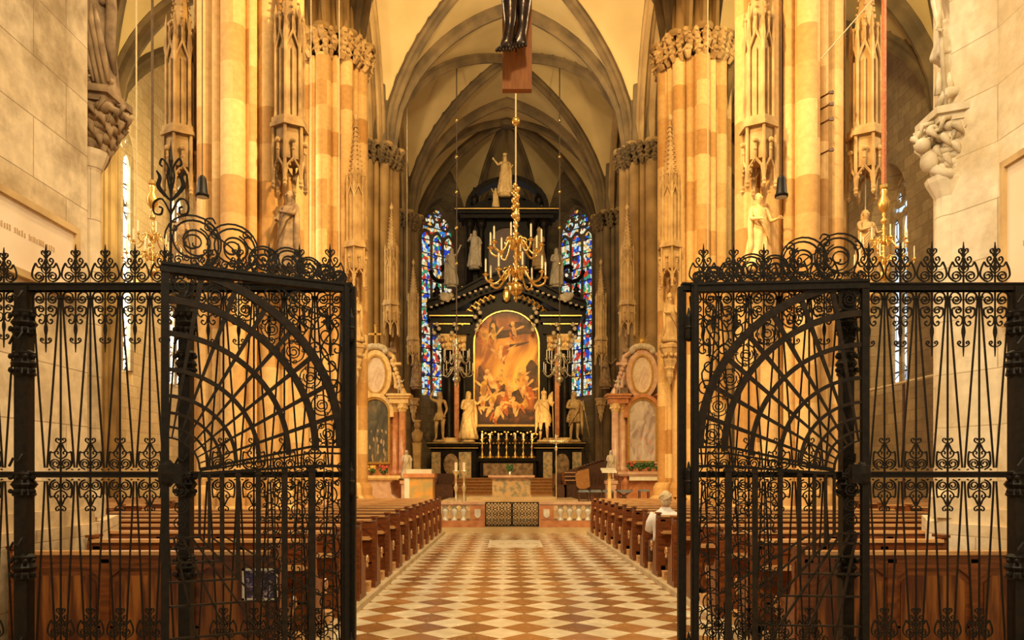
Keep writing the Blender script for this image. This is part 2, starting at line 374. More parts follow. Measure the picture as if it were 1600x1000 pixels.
def dup(o, parent=None, loc=None, rz=None, label=None, sc=None):
    c = o.copy(); COL.objects.link(c)
    if parent is not None: c.parent = parent
    for ch in list(o.children): dup(ch, c)
    if loc is not None: c.location = loc
    if rz is not None: c.rotation_euler = (0, 0, rz)
    if sc is not None: c.scale = (sc, sc, sc) if not isinstance(sc, tuple) else sc
    if label: c['label'] = label
    return c
ORD = ['first', 'second', 'third', 'fourth', 'fifth', 'sixth', 'seventh', 'eighth', 'ninth', 'tenth', 'eleventh', 'twelfth', 'thirteenth', 'fourteenth', 'fifteenth', 'sixteenth', 'seventeenth', 'eighteenth']

#@@STRUCTURE
# ---------------------------------------------------------------- floor, platform, steps
mb = MB(); mb.box(-15, 15.5, -6, 50, -.2, 0); absput('floor', mb, M_FLOOR)
LX, RX = -1.76, 2.23     # edges of the central aisle
for side, x0, x1 in (('left', -4.0, LX), ('right', RX, 4.45)):
    mb = MB(); s = 1 if x1 == LX else -1; e = LX if s == 1 else RX
    mb.prism([(x0 if s == 1 else e+.0, 0), (x1 if s == 1 else x1, 0), (x1 if s == 1 else x1, .07), (x0 if s == 1 else e, .07)], 5.6, 21.2, 'xz')
    absput('trim_'+('1' if s == 1 else '2'), mb, M_STONEFL)
for nm_, xa_, xb_ in (('trim_6', -11.9, -7.4), ('trim_7', 7.7, 13.4)):
    mb = MB(); mb.box(xa_, xb_, 9.6, 22.4, 0, .07); absput(nm_, mb, M_STONEFL)
HP = .6   # sanctuary floor height
mb = MB()
mb.box(-7, 7.2, 21.35, 21.9, 0, .16)
mb.box(-7, 7.2, 22.3, 49, 0, HP); mb.box(-7, 7.2, 22.0, 22.3, 0, .38)
absput('floor_sanctuary', mb, M_STEP)

# ---------------------------------------------------------------- vaults
H, R = 15.1, 6.95
C0 = -.357
def fa(t):
    t = min(abs(t), 1.0); return math.sqrt(max(0, (1-C0)**2-(t-C0)**2))/math.sqrt((1-C0)**2-C0**2)
W = 5.45
YS = [8.4, 16.6, 24.7, 32.6, 40.7]
RIBP = [(-.16, .22), (-.20, -.02), (-.12, -.10), (-.10, -.22), (-.04, -.34), (.04, -.34), (.10, -.22), (.12, -.10), (.20, -.02), (.16, .22)]
def vault_bay(cxf, w, ya, yb, h, r, n=22):
    mb = MB(); yc = (ya+yb)/2; L = (yb-ya)/2
    for j in range(n+1):
        for i in range(n+1):
            t = -1+2*i/n; s = -1+2*j/n; y = yc+s*L
            z = h+r*max(fa(t), fa(s)); mb.v.append((cxf(y)+t*w, y, z))
    for j in range(n):
        for i in range(n):
            a = j*(n+1)+i; mb.face((a, a+1, a+n+2, a+n+1))
    return mb
def arc_pts(x0, x1, y0, y1, h, r, n=26):
    return [(x0+(x1-x0)*i/n, y0+(y1-y0)*i/n, h+r*fa(-1+2*i/n)) for i in range(n+1)]
def ribs(mb, cxf, w, ya, yb, h, r, trans=True, k=1.0):
    pr = [(a*k, b*k) for a, b in RIBP]
    if trans: mb.sweep(arc_pts(cxf(yb)-w, cxf(yb)+w, yb, yb, h, r), [(a*1.25, b*1.3) for a, b in pr])
    mb.sweep(arc_pts(cxf(ya)-w, cxf(yb)+w, ya, yb, h, r), pr)
    mb.sweep(arc_pts(cxf(ya)+w, cxf(yb)-w, ya, yb, h, r), pr)
    yc = (ya+yb)/2; mb.lathe(cxf(yc), yc, [(.02, h+r-.5), (.35, h+r-.42), (.42, h+r-.2), (.3, h+r)], 12)
AL, AR, AHH, ARR = (-6.55, -13.2), (6.75, 14.5), {-1: 12.9, 1: 12.7}, {-1: 4.9, 1: 6.0}
web = MB(); rb = MB(); arcade = MB()
for k in range(4):
    ya, yb = YS[k], YS[k+1]
    web.add(vault_bay(ax, W, ya, yb, H, R)); ribs(rb, ax, W, ya, yb, H, R)
    for (xa, xb) in (AL, AR):
        c = lambda y, q=(xa+xb)/2: q
        AH = AHH[-1 if xa < 0 else 1]; AR_ = ARR[-1 if xa < 0 else 1]
        web.add(vault_bay(c, abs(xa-xb)/2, ya, yb, AH, AR_)); ribs(rb, c, abs(xa-xb)/2, ya, yb, AH, AR_)
    # arcade arch and the wall over it
    for s in (-1, 1):
        for q in range(24):
            ta, tb = -1+2*q/24, -1+2*(q+1)/24; yc = (ya+yb)/2; L = (yb-ya)/2
            def P(t):
                y = yc+t*L; ti = max(-1, min(1, t*L/(L-.55)))
                return y, H+(R-1.1)*fa(ti), H+R*fa(t)+.25
            y0, lo0, hi0 = P(ta); y1, lo1, hi1 = P(tb)
            b = len(arcade.v); xi, xo = ax(yc)+s*(W-.02), ax(yc)+s*(W+1.05)
            for (y, lo, hi) in ((y0, lo0, hi0), (y1, lo1, hi1)):
                arcade.v += [(xi, y, lo), (xi, y, hi), (xo, y, hi), (xo, y, lo)]
            for f in ((0, 1, 5, 4), (3, 7, 6, 2), (0, 4, 7, 3)): arcade.face([b+i for i in f])
        yc = (ya+yb)/2; L = (yb-ya)/2-.5
        for xo, kk in ((W+.1, 1.1), (W+.52, 1.5), (W+.94, 1.1)):
            arcade.sweep([(ax(yc)+s*xo, yc+L*(-1+2*i/24), H+(R-1.15)*fa(-1+2*i/24)) for i in range(25)], [(a*kk, b*kk) for a, b in RIBP])
absput('ceiling_arcade', arcade, M_RIBL)
# apse
AC = (ax(43.1), 43.1); AP = 5.6; HS = AP*math.tan(PI/8)
for k in range(-2, 3):      # five sides; k=0 is the back
    th = PI/2-k*PI/4; nx, ny = cos(th), sin(th); txx, tyy = -ny, nx
    n = 14; b = len(web.v)
    for j in range(n+1):
        t = j/n
        for i in range(n+1):
            s = (-1+2*i/n)
            z = H+R*(fa(t)+(fa(s*t)-fa(t))*(1-.10*t))
            web.v.append((AC[0]+nx*AP*t+txx*HS*s*t, AC[1]+ny*AP*t+tyy*HS*s*t, z))
    for j in range(n):
        for i in range(n): a = b+j*(n+1)+i; web.face((a, a+1, a+n+2, a+n+1))
b = len(web.v); n = 14
for j in range(n+1):
    t = j/n
    for i in range(n+1):
        u = -1+2*i/n; web.v.append((AC[0]+(ax(40.7)-AC[0])*t+u*W*1.03*t, AC[1]-(AC[1]-40.7)*t, H+R*fa(u*t)))
for j in range(n):
    for i in range(n): a = b+j*(n+1)+i; web.face((a, a+1, a+n+2, a+n+1))
for k in range(-3, 3):
    th = PI/2-(k+.5)*PI/4; rc = AP/cos(PI/8)
    rb.sweep([(AC[0]+cos(th)*rc*t, AC[1]+sin(th)*rc*t, H+R*fa(t)) for t in [i/16 for i in range(17)]], RIBP)
rb.lathe(AC[0], AC[1], [(.02, H+R-.5), (.4, H+R-.42), (.5, H+R-.2), (.3, H+R)], 14)
absput('ceiling', web, M_WEB, smooth=True); absput('ceiling_ribs', rb, M_RIB)

# walls with window openings ------------------------------------------------
def arch_prof(w, n=10, pt=1.15):
    """pointed arch: list (s, h) from left to right, half width w"""
    c = (w*w-(w*pt*1.25)**2)/(2*w); r = w-c
    out = []
    for i in range(n+1):
        s = -w+w*i/n; out.append((s, math.sqrt(max(0, r*r-(abs(s)-c)**2))))
    return out+[(-s, h) for s, h in out[-2::-1]]
def wall_with_window(A, B, z0, z1, sill, spring, hw, depth, topf=None, n_out=(0, 0), mid=None):
    """wall between plan points A,B; opening centred, half width hw; returns (wall, (centre, dir, normal))"""
    A, B = Vector(A), Vector(B); T = (B-A); Ln = T.length; T = T/Ln; N = Vector(n_out)
    ar = arch_prof(hw); mid = mid or Ln/2; mb = MB()
    def P(s, z, o=0.0): q = A+T*s+N*o; return (q.x, q.y, z)
    def quad(p): b = len(mb.v); mb.v.extend(p); mb.face(range(b, b+4))
    top = (lambda s: z1) if topf is None else topf
    for a, c in ((0, mid-hw), (mid+hw, Ln)):
        for q in range(6):
            u, v = a+(c-a)*q/6, a+(c-a)*(q+1)/6; quad([P(u, z0), P(v, z0), P(v, top(v)), P(u, top(u))])
    quad([P(mid-hw, z0), P(mid+hw, z0), P(mid+hw, sill), P(mid-hw, sill)])
    for (s, h), (s2, h2) in zip(ar, ar[1:]):
        quad([P(mid+s, spring+h), P(mid+s2, spring+h2), P(mid+s2, max(top(mid+s2), spring+h2)), P(mid+s, max(top(mid+s), spring+h))])
    # splayed reveal
    k = .82; inner = [(-hw, sill)]+[(s, spring+h) for s, h in ar]+[(hw, sill)]
    for i in range(len(inner)):
        (s, z), (s2, z2) = inner[i], inner[(i+1) % len(inner)]
        if i == len(inner)-1: quad([P(mid+s, z), P(mid+s2, z2), P(mid+s2*k, z2+.5, depth), P(mid+s*k, z+.5, depth)])
        else:
            def q(s, z): return (mid+s*k, spring+(z-spring)*k if z > spring else (z if z > sill else z+.5))
            a, b2 = q(s, z), q(s2, z2); quad([P(mid+s, z), P(mid+s2, z2), P(b2[0], b2[1], depth), P(a[0], a[1], depth)])
    return mb, (lambda s, z, o=0: P(mid+s, z, o)), k
def window_fill(name, Pf, hw, sill, spring, depth, k, glass, lights=3, mull=.07, stone=None):
    w = hw*k; root = bpy.data.objects.new(name, None); COL.objects.link(root); root['kind'] = 'structure'
    p0 = Pf(0, sill, depth); root.location = p0
    ar = [(s*k, spring+h*k) for s, h in arch_prof(hw)]
    g = MB(); pts = [(-w, sill+.5)]+ar+[(w, sill+.5)]
    b = len(g.v); g.v += [Pf(s, z, depth-.02) for s, z in pts]; g.face(range(b, b+len(pts)))
    put('glass', g, glass, root)
    m = MB(); pr = [(-mull, -.12), (mull, -.12), (mull, .12), (-mull, .12)]
    for i in range(1, lights):
        s = -w+2*w*i/lights; m.sweep([Pf(s, sill+.45, depth-.08), Pf(s, spring+.2, depth-.08)], pr, up=(0, 1, 0))
    m.sweep([Pf(s, z, depth-.08) for s, z in pts], [(a*1.6, c) for a, c in pr], up=(.01, 1, .01))
    # lancet heads and tracery rings
    for i in range(lights):
        c = -w+2*w*(i+.5)/lights; lw = w/lights
        m.sweep([Pf(c+s, spring-.3+h, depth-.08) for s, h in arch_prof(lw, 5)], pr, up=(.01, 1, .01))
    for (cc, zz, rr) in ((-w*.42, spring+w*.75, w*.3), (w*.42, spring+w*.75, w*.3), (0, spring+w*1.28*k, w*.3)):
        m.sweep([Pf(cc+rr*cos(a), zz+rr*sin(a), depth-.08) for a in [2*PI*i/12 for i in range(13)]], [(a*.8, c) for a, c in pr], up=(.01, 1, .01))
        for q in range(4):
            a = q*PI/2+PI/4; m.tube([Pf(cc+rr*cos(a), zz+rr*sin(a), depth-.08), Pf(cc+rr*.35*cos(a), zz+rr*.35*sin(a), depth-.08)], mull*.8, 5)
    put('tracery', m, stone or M_APSE, root)
    return root

def octp(k):  # corner k+.5
    th = PI/2-k*PI/4; rc = AP/cos(PI/8); return (AC[0]+cos(th)*rc, AC[1]+sin(th)*rc)
wn = 1
for k in (-2, -1, 0, 1, 2):
    A, B = octp(k-.5), octp(k+.5); th = PI/2-k*PI/4; N = (cos(th), sin(th)); Ln = 2*HS
    tf = lambda s: H+R*(fa(1)+(fa((s/Ln)*2-1)-fa(1))*.9)+.1
    mb, Pf, kk = wall_with_window(A, B, 0, 20, 6.2, 16.6 if k else 16.6, 1.72, .7, tf, N)
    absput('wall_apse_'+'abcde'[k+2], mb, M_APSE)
    window_fill('window_%d' % wn, Pf, 1.72, 6.2, 16.6, .7, kk, M_GLASS); wn += 1
# apse corner shafts
mb = MB()
for k in (-2.5, -1.5, -.5, .5, 1.5, 2.5):
    x, y = octp(k); dx, dy = AC[0]-x, AC[1]-y; L = math.hypot(dx, dy); dx, dy = dx/L, dy/L
    for o, r in ((0, .16), (.16, .09), (-.16, .09), (.3, .07), (-.3, .07)):
        mb.lathe(x+dx*.12-dy*o, y+dy*.12+dx*o, [(r, 0), (r, H-.1), (r*1.7, H+.15), (r*1.7, H+.3)], 8)
absput('trim_3', mb, M_RIB, smooth=False)
# straight choir wall between last pier and apse is open to nothing: close the aisles' east ends and outer walls
def simple_wall(name, mb, mat): return absput(name, mb, mat)
for s, xw, nm in ((-1, AL[1], 'left'), (1, AR[1], 'right')):
    ys = [2.0, 8.4, 16.6, 24.7, 32.6, 40.7]
    for j in range(5):
        ya, yb = ys[j], ys[j+1]
        yc = (ya+yb)/2
        if j < 1:
            mb = MB(); mb.v += [(xw, ya, 0), (xw, yb, 0), (xw, yb, 22), (xw, ya, 22)]; mb.face((0, 1, 2, 3)); simple_wall('wall_%s_%s' % (nm, 'abcde'[j]), mb, M_OUTER)
            continue
        segs = [(ya, yb, 6.95 if (s, j) == (-1, 2) else None, '')]
        if (s, j) == (-1, 3): segs = [(ya, yc, 1.0, ''), (yc, yb, 1.25, '_far')]
        for qa, qb, md, sfx in segs:
            AH = AHH[s]; lo = lambda q, L=yb-ya, AH=AH, o=qa-ya: AH+ARR[s]*fa(((q+o)/L)*2-1)+.1
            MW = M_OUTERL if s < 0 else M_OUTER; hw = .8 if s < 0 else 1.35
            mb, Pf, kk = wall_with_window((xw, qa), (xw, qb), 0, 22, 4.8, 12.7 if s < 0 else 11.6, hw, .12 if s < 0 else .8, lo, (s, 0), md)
            simple_wall('wall_%s_%s' % (nm, 'abcde'[j])+sfx, mb, MW)
            window_fill('window_%d' % wn, Pf, hw, 4.8, 12.7 if s < 0 else 11.6, .12 if s < 0 else .8, kk, M_GLASSW if s < 0 else M_GLASSB, 2 if s < 0 else 3, .05, M_OUTER); wn += 1
    sh = MB()
    for y in ys[1:]:
        for o, r in ((0, .22), (.3, .13), (-.3, .13), (.55, .1), (-.55, .1)):
            sh.lathe(xw-s*.1, y+o, [(r*1.5, 0), (r*1.5, .8), (r, 1.0), (r, H-.3), (r*1.6, H), (r*1.6, H+.3)], 8)
    absput('trim_%d' % (4 if s < 0 else 5), sh, M_RIBL)
    # east end wall of the aisle, with a tall window
    xa, xb = ((AL[1], ax(40.7)-W) if s < 0 else (ax(40.7)+W, AR[1]))
    lo = lambda q: 20.5
    mb, Pf, kk = wall_with_window((xa, 40.7), (xb, 40.7), 0, 22, 5.0, 12.5, 1.5, .8, lo, (0, 1))
    simple_wall('wall_back_%s' % nm, mb, M_OUTER)
    window_fill('window_%d' % wn, Pf, 1.5, 5.0, 12.5, .8, kk, M_GLASSW if s < 0 else M_GLASSB, 3, .07, M_OUTER); wn += 1

# ---------------------------------------------------------------- choir piers
def pier_profile():
    circ = [(0, 0, .80)]
    for q in range(4):
        a = q*PI/2; circ.append((.96*cos(a), .96*sin(a), .25))
        a += PI/4; circ.append((.93*cos(a), .93*sin(a), .21))
    for q in range(8):
        a = q*PI/4+PI/8; circ.append((.93*cos(a), .93*sin(a), .12))
    for q in range(16):
        a = q*PI/8+PI/16; circ.append((.92*cos(a), .92*sin(a), .05))
    out = []; n = 192
    for i in range(n):
        a = 2*PI*i/n; best = 0
        for x, y, r in circ:
            b = x*cos(a)+y*sin(a); q = b*b-(x*x+y*y-r*r)
            if q >= 0: best = max(best, b+math.sqrt(q))
        out.append((best*cos(a), best*sin(a)))
    return out
PPROF = pier_profile()
def shaft_mb(cx, cy, levels, scs, uvo=0.0):
    mb = MB(); n = len(PPROF); per = [0]
    for i in range(n): a, b = PPROF[i], PPROF[(i+1) % n]; per.append(per[-1]+math.hypot(a[0]-b[0], a[1]-b[1]))
    for z, sc in zip(levels, scs): mb.v += [(cx+x*sc, cy+y*sc, z) for x, y in PPROF]
    for k in range(len(levels)-1):
        for i in range(n):
            j = (i+1) % n
            mb.face((k*n+i, k*n+j, (k+1)*n+j, (k+1)*n+i), [(per[i]+uvo, levels[k]), (per[i+1]+uvo, levels[k]), (per[i+1]+uvo, levels[k+1]), (per[i]+uvo, levels[k+1])])
    mb.face(range((len(levels)-1)*n, len(levels)*n), [(0, 0)]*n); return mb
PIERS = []
def leaf_capital(cx, cy, z, r, parent, mat):
    mb = MB()
    rnd = random.Random(int(cx*10+cy))
    for q in range(28):
        a = 2*PI*q/28; rr = r*(1.0 if q % 2 else .93)
        x, y = cx+rr*cos(a), cy+rr*sin(a)
        for lv in (0, .27, .5):
            k = .10+.04*rnd.random(); da = .11*rnd.random()
            ux, uy = cos(a+da), sin(a+da); bx, by = cx+rr*ux*1.0, cy+rr*uy
            mb.tube([(bx, by, z+lv-.12), (bx+ux*(.10+lv*.2), by+uy*(.10+lv*.2), z+lv+.05), (bx+ux*(.20+lv*.25), by+uy*(.20+lv*.25), z+lv+.14), (bx+ux*(.24+lv*.2), by+uy*(.24+lv*.2), z+lv+.05)], k*.9, 5, [.7, 1.2, .8, .3])
            for e in (-1, 1): mb.tube([(bx, by, z+lv), (bx+ux*.16-uy*.10*e, by+uy*.16+ux*.10*e, z+lv+.12), (bx+ux*.2-uy*.14*e, by+uy*.2+ux*.14*e, z+lv+.02)], k*.5, 4, [1, 1, .3])
    put('capital', mb, mat, parent)
for k, d in enumerate(YS[1:]):
    for s in (-1, 1):
        cx = ax(d)+s*(W+.52)
        side = 'left' if s < 0 else 'right'
        lab = {0: 'nearest banded sandstone pier on the %s of the choir', 1: 'second sandstone pier on the %s, its leafy capital in view', 2: 'third sandstone pier on the %s, behind the side altar', 3: 'farthest dark stone pier on the %s beside the apse'}[k] % side
        t = thing('stone_pier', lab, 'pier', (cx, d, 0), group='choir piers')
        b = shaft_mb(cx, d, [1.4, H-.2], [1, 1], k*.37+(s+1)*.2)
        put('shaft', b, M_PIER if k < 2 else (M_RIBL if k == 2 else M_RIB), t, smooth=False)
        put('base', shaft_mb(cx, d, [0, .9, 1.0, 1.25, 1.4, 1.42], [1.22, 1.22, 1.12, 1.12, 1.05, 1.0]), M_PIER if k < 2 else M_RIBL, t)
        c = shaft_mb(cx, d, [H+.42, H+.5, H+.62, H+.62], [1.16, 1.22, 1.2, .9]); 
        put('abacus', c, M_RIBL, t)
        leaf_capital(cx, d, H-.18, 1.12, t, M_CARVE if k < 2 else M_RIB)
        # upper springing mass
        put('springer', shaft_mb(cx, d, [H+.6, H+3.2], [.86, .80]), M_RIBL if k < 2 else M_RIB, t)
        PIERS.append((cx, d, s, t))

# near crossing piers, cut by the frame -------------------------------------
def near_pier(s, label, mat):
    if s < 0: poly = [(-4.05, 3.2), (-4.05, 7.25), (-4.25, 7.3), (-4.9, 8.6), (-8, 8.6), (-8, 3.2)]
    else: poly = [(4.5, 3.2), (4.5, 6.9), (4.32, 7.35), (4.45, 7.5), (5.0, 8.6), (8, 8.6), (8, 3.2)]
    t = thing('crossing_pier', label, 'pier', (poly[0][0], 5, 0))
    mb = MB(); mb.prism(poly, .0, 19, 'xy'); put('masonry', mb, mat, t)
    pl = [(x+(.10 if s < 0 else -.10) if abs(x) < 7 else x, y) for x, y in poly]
    pb = MB(); pb.prism([(-3.98, 3.2), (-3.98, 7.35), (-4.15, 7.75), (-4.6, 8.9), (-8, 8.9), (-8, 3.2)] if s < 0 else [(4.42, 3.2), (4.42, 6.9), (4.2, 7.5), (4.9, 8.9), (8, 8.9), (8, 3.2)], 0, 1.15, 'xy')
    pb.prism([(-4.02, 3.2), (-4.02, 7.3), (-4.2, 7.7), (-4.7, 8.8), (-8, 8.8), (-8, 3.2)] if s < 0 else [(4.47, 3.2), (4.47, 6.9), (4.25, 7.42), (4.95, 8.8), (8, 8.8), (8, 3.2)], 1.15, 1.3, 'xy')
    put('plinth', pb, mat, t)
    sh = MB()
    if s < 0:
        for x, y, r, zt in ((-4.19, 7.55, .10, 4.85), (-4.42, 7.75, .11, 18), (-4.62, 8.1, .13, 18), (-4.8, 8.5, .12, 18)):
            sh.lathe(x, y, [(r*1.4, 1.2), (r*1.4, 1.4), (r, 1.5), (r, zt-.2), (r*1.6, zt-.05), (r*1.7, zt)], 12)
    else:
        for x, y, r, zt in ((4.38, 7.45, .13, 4.55), (4.75, 8.1, .13, 18), (4.95, 8.5, .12, 18)):
            sh.lathe(x, y, [(r*1.4, 1.2), (r*1.4, 1.4), (r, 1.5), (r, zt-.2), (r*1.6, zt-.05), (r*1.7, zt)], 12)
    put('shaft', sh, mat, t)
    return t
near_pier(-1, 'massive stained ashlar pier cut by the left edge of the picture', M_WALL)
near_pier(1, 'massive bright ashlar pier cut by the right edge of the picture', M_WALLR)
# inscribed plaques on those piers
def plaque(s):
    x = -4.05 if s < 0 else 4.5; sg = -s
    if s < 0: y0, y1, z0, z1 = 3.6, F*4.05/(793-116), 3.25, PZ(357, 7.0)
    else: y0, y1, z0, z1 = F*4.5/(1575-793), 3.6, 2.95, PZ(252, 6.75)
    ya, yb = min(y0, y1), max(y0, y1)
    if s > 0: ya, yb = 3.6, F*4.5/(1572-793)
    t = thing('wall_plaque', 'framed inscribed stone plaque on the %s pier' % ('stained left' if s < 0 else 'bright right'), 'plaque', (x, (ya+yb)/2, z0))
    mb = MB(); mb.box(x-.0 if s < 0 else x-.03, x+.03 if s < 0 else x, ya+.04, yb-.06, z0+.06, z1-.06); put('slab', mb, M_PLAQUE, t)
    fr = MB()
    a, b = (x, x+.06) if s < 0 else (x-.06, x)
    for (u0, u1, w0, w1) in ((ya, yb, z1-.06, z1), (ya, yb, z0, z0+.06), (yb-.06, yb, z0+.06, z1-.06), (ya, ya+.06, z0+.06, z1-.06)): fr.box(a, b, u0, u1, w0, w1)
    put('frame', fr, M_CARVE, t)
    lt = MB(); rnd = random.Random(5+s)
    z = z1-.32
    while z > z0+.3:
        y = ya+.25
        end = yb-.25-rnd.random()*.5
        while y < end:
            L = .05+rnd.random()*.16
            # small strokes standing for worn, unreadable letters
            q = y
            while q < min(y+L, end):
                w_ = .012+.012*rnd.random(); lt.box(*((x+.028, x+.034) if s < 0 else (x-.034, x-.028)), q, q+w_*.7, z, z+.035+.012*rnd.random()); q += w_*1.5
            y += L+.05
        z -= .085
    put('inscription', lt, M_LETTER, t)
plaque(-1); plaque(1)
#@@PARTS
# ---------------------------------------------------------------- figures
def skin_mesh(name, verts, edges, radii, mat, root=0, sub=2, smooth=True):
    me = bpy.data.meshes.new(name+'_cage'); me.from_pydata([tuple(v) for v in verts], edges, [])
    o = bpy.data.objects.new(name+'_cage', me); COL.objects.link(o)
    m = o.modifiers.new('skin', 'SKIN'); m.use_smooth_shade = smooth; m.branch_smoothing = .6
    sv = me.skin_vertices[0].data
    for i, r in enumerate(radii): sv[i].radius = (r, r) if isinstance(r, (int, float)) else r; sv[i].use_root = (i == root)
    if sub: q = o.modifiers.new('sub', 'SUBSURF'); q.levels = sub; q.render_levels = sub
    dg = bpy.context.evaluated_depsgraph_get(); dg.update()
    res = bpy.data.meshes.new_from_object(o.evaluated_get(dg)); res.name = name
    bpy.data.objects.remove(o); bpy.data.meshes.remove(me)
    res.materials.clear(); res.materials.append(mat)
    return res
def add_mesh_to(mb, me, k=1.0):
    b = len(mb.v); mb.v += [tuple(v.co*k) for v in me.vertices]
    for p in me.polygons: mb.face([b+i for i in p.vertices])
def body_mb(h=1.8, armL=None, armR=None, lean=0, legs=True, hips=0, headturn=0, seated=False):
    """one continuous standing body facing -Y, feet at z=0; arms are (elbow, hand) in units of height"""
    armL = armL or ((-.16, -.02, .62), (-.12, -.10, .50)); armR = armR or ((.16, -.02, .62), (.12, -.10, .50))
    V = [(hips, 0, .52), (hips*.4, 0, .62), (0, .005, .72), (0, 0, .80), (0, -.002, .85), (0, -.008, .895), (0, -.012, .94), (0, -.008, .975)]
    Rr = [(.085, .065), (.072, .055), (.095, .062), (.072, .045), .032, (.042, .05), (.050, .058), (.032, .038)]
    E = [(i, i+1) for i in range(7)]
    def chain(base, pts, rad):
        prev = base
        for p, r in zip(pts, rad): V.append(p); Rr.append(r); E.append((prev, len(V)-1)); prev = len(V)-1
        return prev
    for arm, s in ((armL, -1), (armR, 1)):
        el, ha = Vector(arm[0]), Vector(arm[1]); d = (ha-el).normalized()
        e = chain(3, [(s*.105, 0, .805), tuple((Vector((s*.12, 0, .78))+el)/2), tuple(el), tuple((el+ha)/2), tuple(ha)], [.042, .034, .028, .025, .018])
        # palm with five short fingers
        side = d.cross(Vector((0, 1, .2))).normalized()
        pm = ha+d*.03; e = chain(e, [tuple(pm)], [(.022, .013)])
        for q in range(4):
            o = side*(q-1.5)*.011; chain(e, [tuple(pm+o+d*.022), tuple(pm+o+d*(.045-.004*abs(q-1.4))+Vector((0, -.006, -.004)))], [.0065, .005])
        chain(e, [tuple(pm+side*.026+d*.004), tuple(pm+side*.032+d*.024)], [.007, .0055])
    if legs:
        for s in (-1, 1):
            k = .03 if (s > 0) == (hips > 0) else -.02
            chain(0, [(s*.055+hips, 0, .47), (s*.065+hips*.7, -.015, .38), (s*.068+hips*.4, -.03-.02*(k < 0), .285), (s*.07, -.005, .19), (s*.072, .01, .05), (s*.078, -.04, .02), (s*.085, -.085, .014)], [.062, .055, .040, .040, .024, (.026, .016), (.024, .010)])
    me = skin_mesh('body', [Vector(v)*h for v in V], E, [(r[0]*h, r[1]*h) if isinstance(r, tuple) else r*h for r in Rr], M_STATUE, sub=1)
    mb = MB(); add_mesh_to(mb, me); bpy.data.meshes.remove(me)
    # face: nose, brow, ears, chin
    hz = .935*h
    mb.ball((0, -.068*h, hz-.006*h), .009*h, 6, .8, 1, 1.6)
    for s in (-1, 1):
        mb.ball((s*.018*h, -.058*h, hz+.004*h), .007*h, 5); mb.ball((s*.050*h, -.008*h, hz-.004*h), .010*h, 5, .5, .8, 1.4)
        mb.ball((s*.008*h, -.060*h, hz-.027*h), .007*h, 5, 1.2, .6, .5)
    return mb
def hair_mb(h, long=False, crown=None):
    mb = MB(); mb.ball((0, .012*h, .955*h), .054*h, 12, 1, 1, 1.0)
    if long: mb.lathe(0, .030*h, [(.05*h, .955*h), (.058*h, .90*h), (.06*h, .84*h), (.045*h, .80*h)], 12, 1, .7)
    if crown == 'helmet':
        mb.lathe(0, 0, [(.060*h, .955*h), (.062*h, .975*h), (.05*h, 1.005*h), (.02*h, 1.02*h)], 12); mb.prism([(-.01*h, 1.0*h), (.0*h, 1.07*h), (.07*h, 1.05*h), (.06*h, .95*h)], -.006*h, .006*h, 'yz')
    if crown == 'mitre':
        mb.lathe(0, 0, [(.054*h, .965*h), (.064*h, 1.01*h), (.05*h, 1.06*h), (.005*h, 1.10*h)], 10, 1, .6)
    if crown == 'crown':
        mb.lathe(0, 0, [(.05*h, .985*h), (.058*h, 1.01*h), (.066*h, 1.03*h), (.05*h, 1.03*h), (.02*h, 1.05*h)], 10)
    return mb
def robe_mb(h, z0=.01, z1=.80, w0=.15, w1=.085, folds=9, seed=0, sy=.8, cape=True):
    rnd = random.Random(seed); ph = rnd.random()*6; mb = MB()
    prof = []
    for i in range(15):
        t = i/14; z = z0+(z1-z0)*t
        r = w0*(1-t)**1.4*.9+w1*(t**.5)*.6+.055
        if t > .85: r = min(r, .125-.3*(t-.85))
        if abs(z-.6) < .06: r *= .93
        prof.append((r*h, z*h))
    def f(a, z):
        t = z/h; k = max(.15, (z1-t)/(z1-z0))
        return 1+.10*k*sin(folds*a+ph+2.2*sin(t*5+ph))+.05*k*sin((folds+4)*a-t*14)
    mb.lathe(0, 0, prof, 44, 1, sy, f)
    if cape:   # a diagonal mantle over one shoulder
        s = 1 if seed % 2 else -1
        for q in range(5):
            o = q*.018
            mb.tube([(s*(.11+.0*q)*h, -.03*h, (.80-o)*h), (s*.05*h, (-.095-.006*q)*h, (.72-o*1.6)*h), (-s*.06*h, (-.11-.004*q)*h, (.60-o*2.4)*h), (-s*.13*h, -.05*h, (.50-o*3)*h)], .016*h, 6)
        mb.tube([(s*.12*h, 0, .78*h), (s*.15*h, -.03*h, .55*h), (s*.15*h, -.05*h, .32*h), (s*.17*h, -.03*h, .12*h)], .030*h, 8, [1, 1.2, 1.1, .5])
    return mb
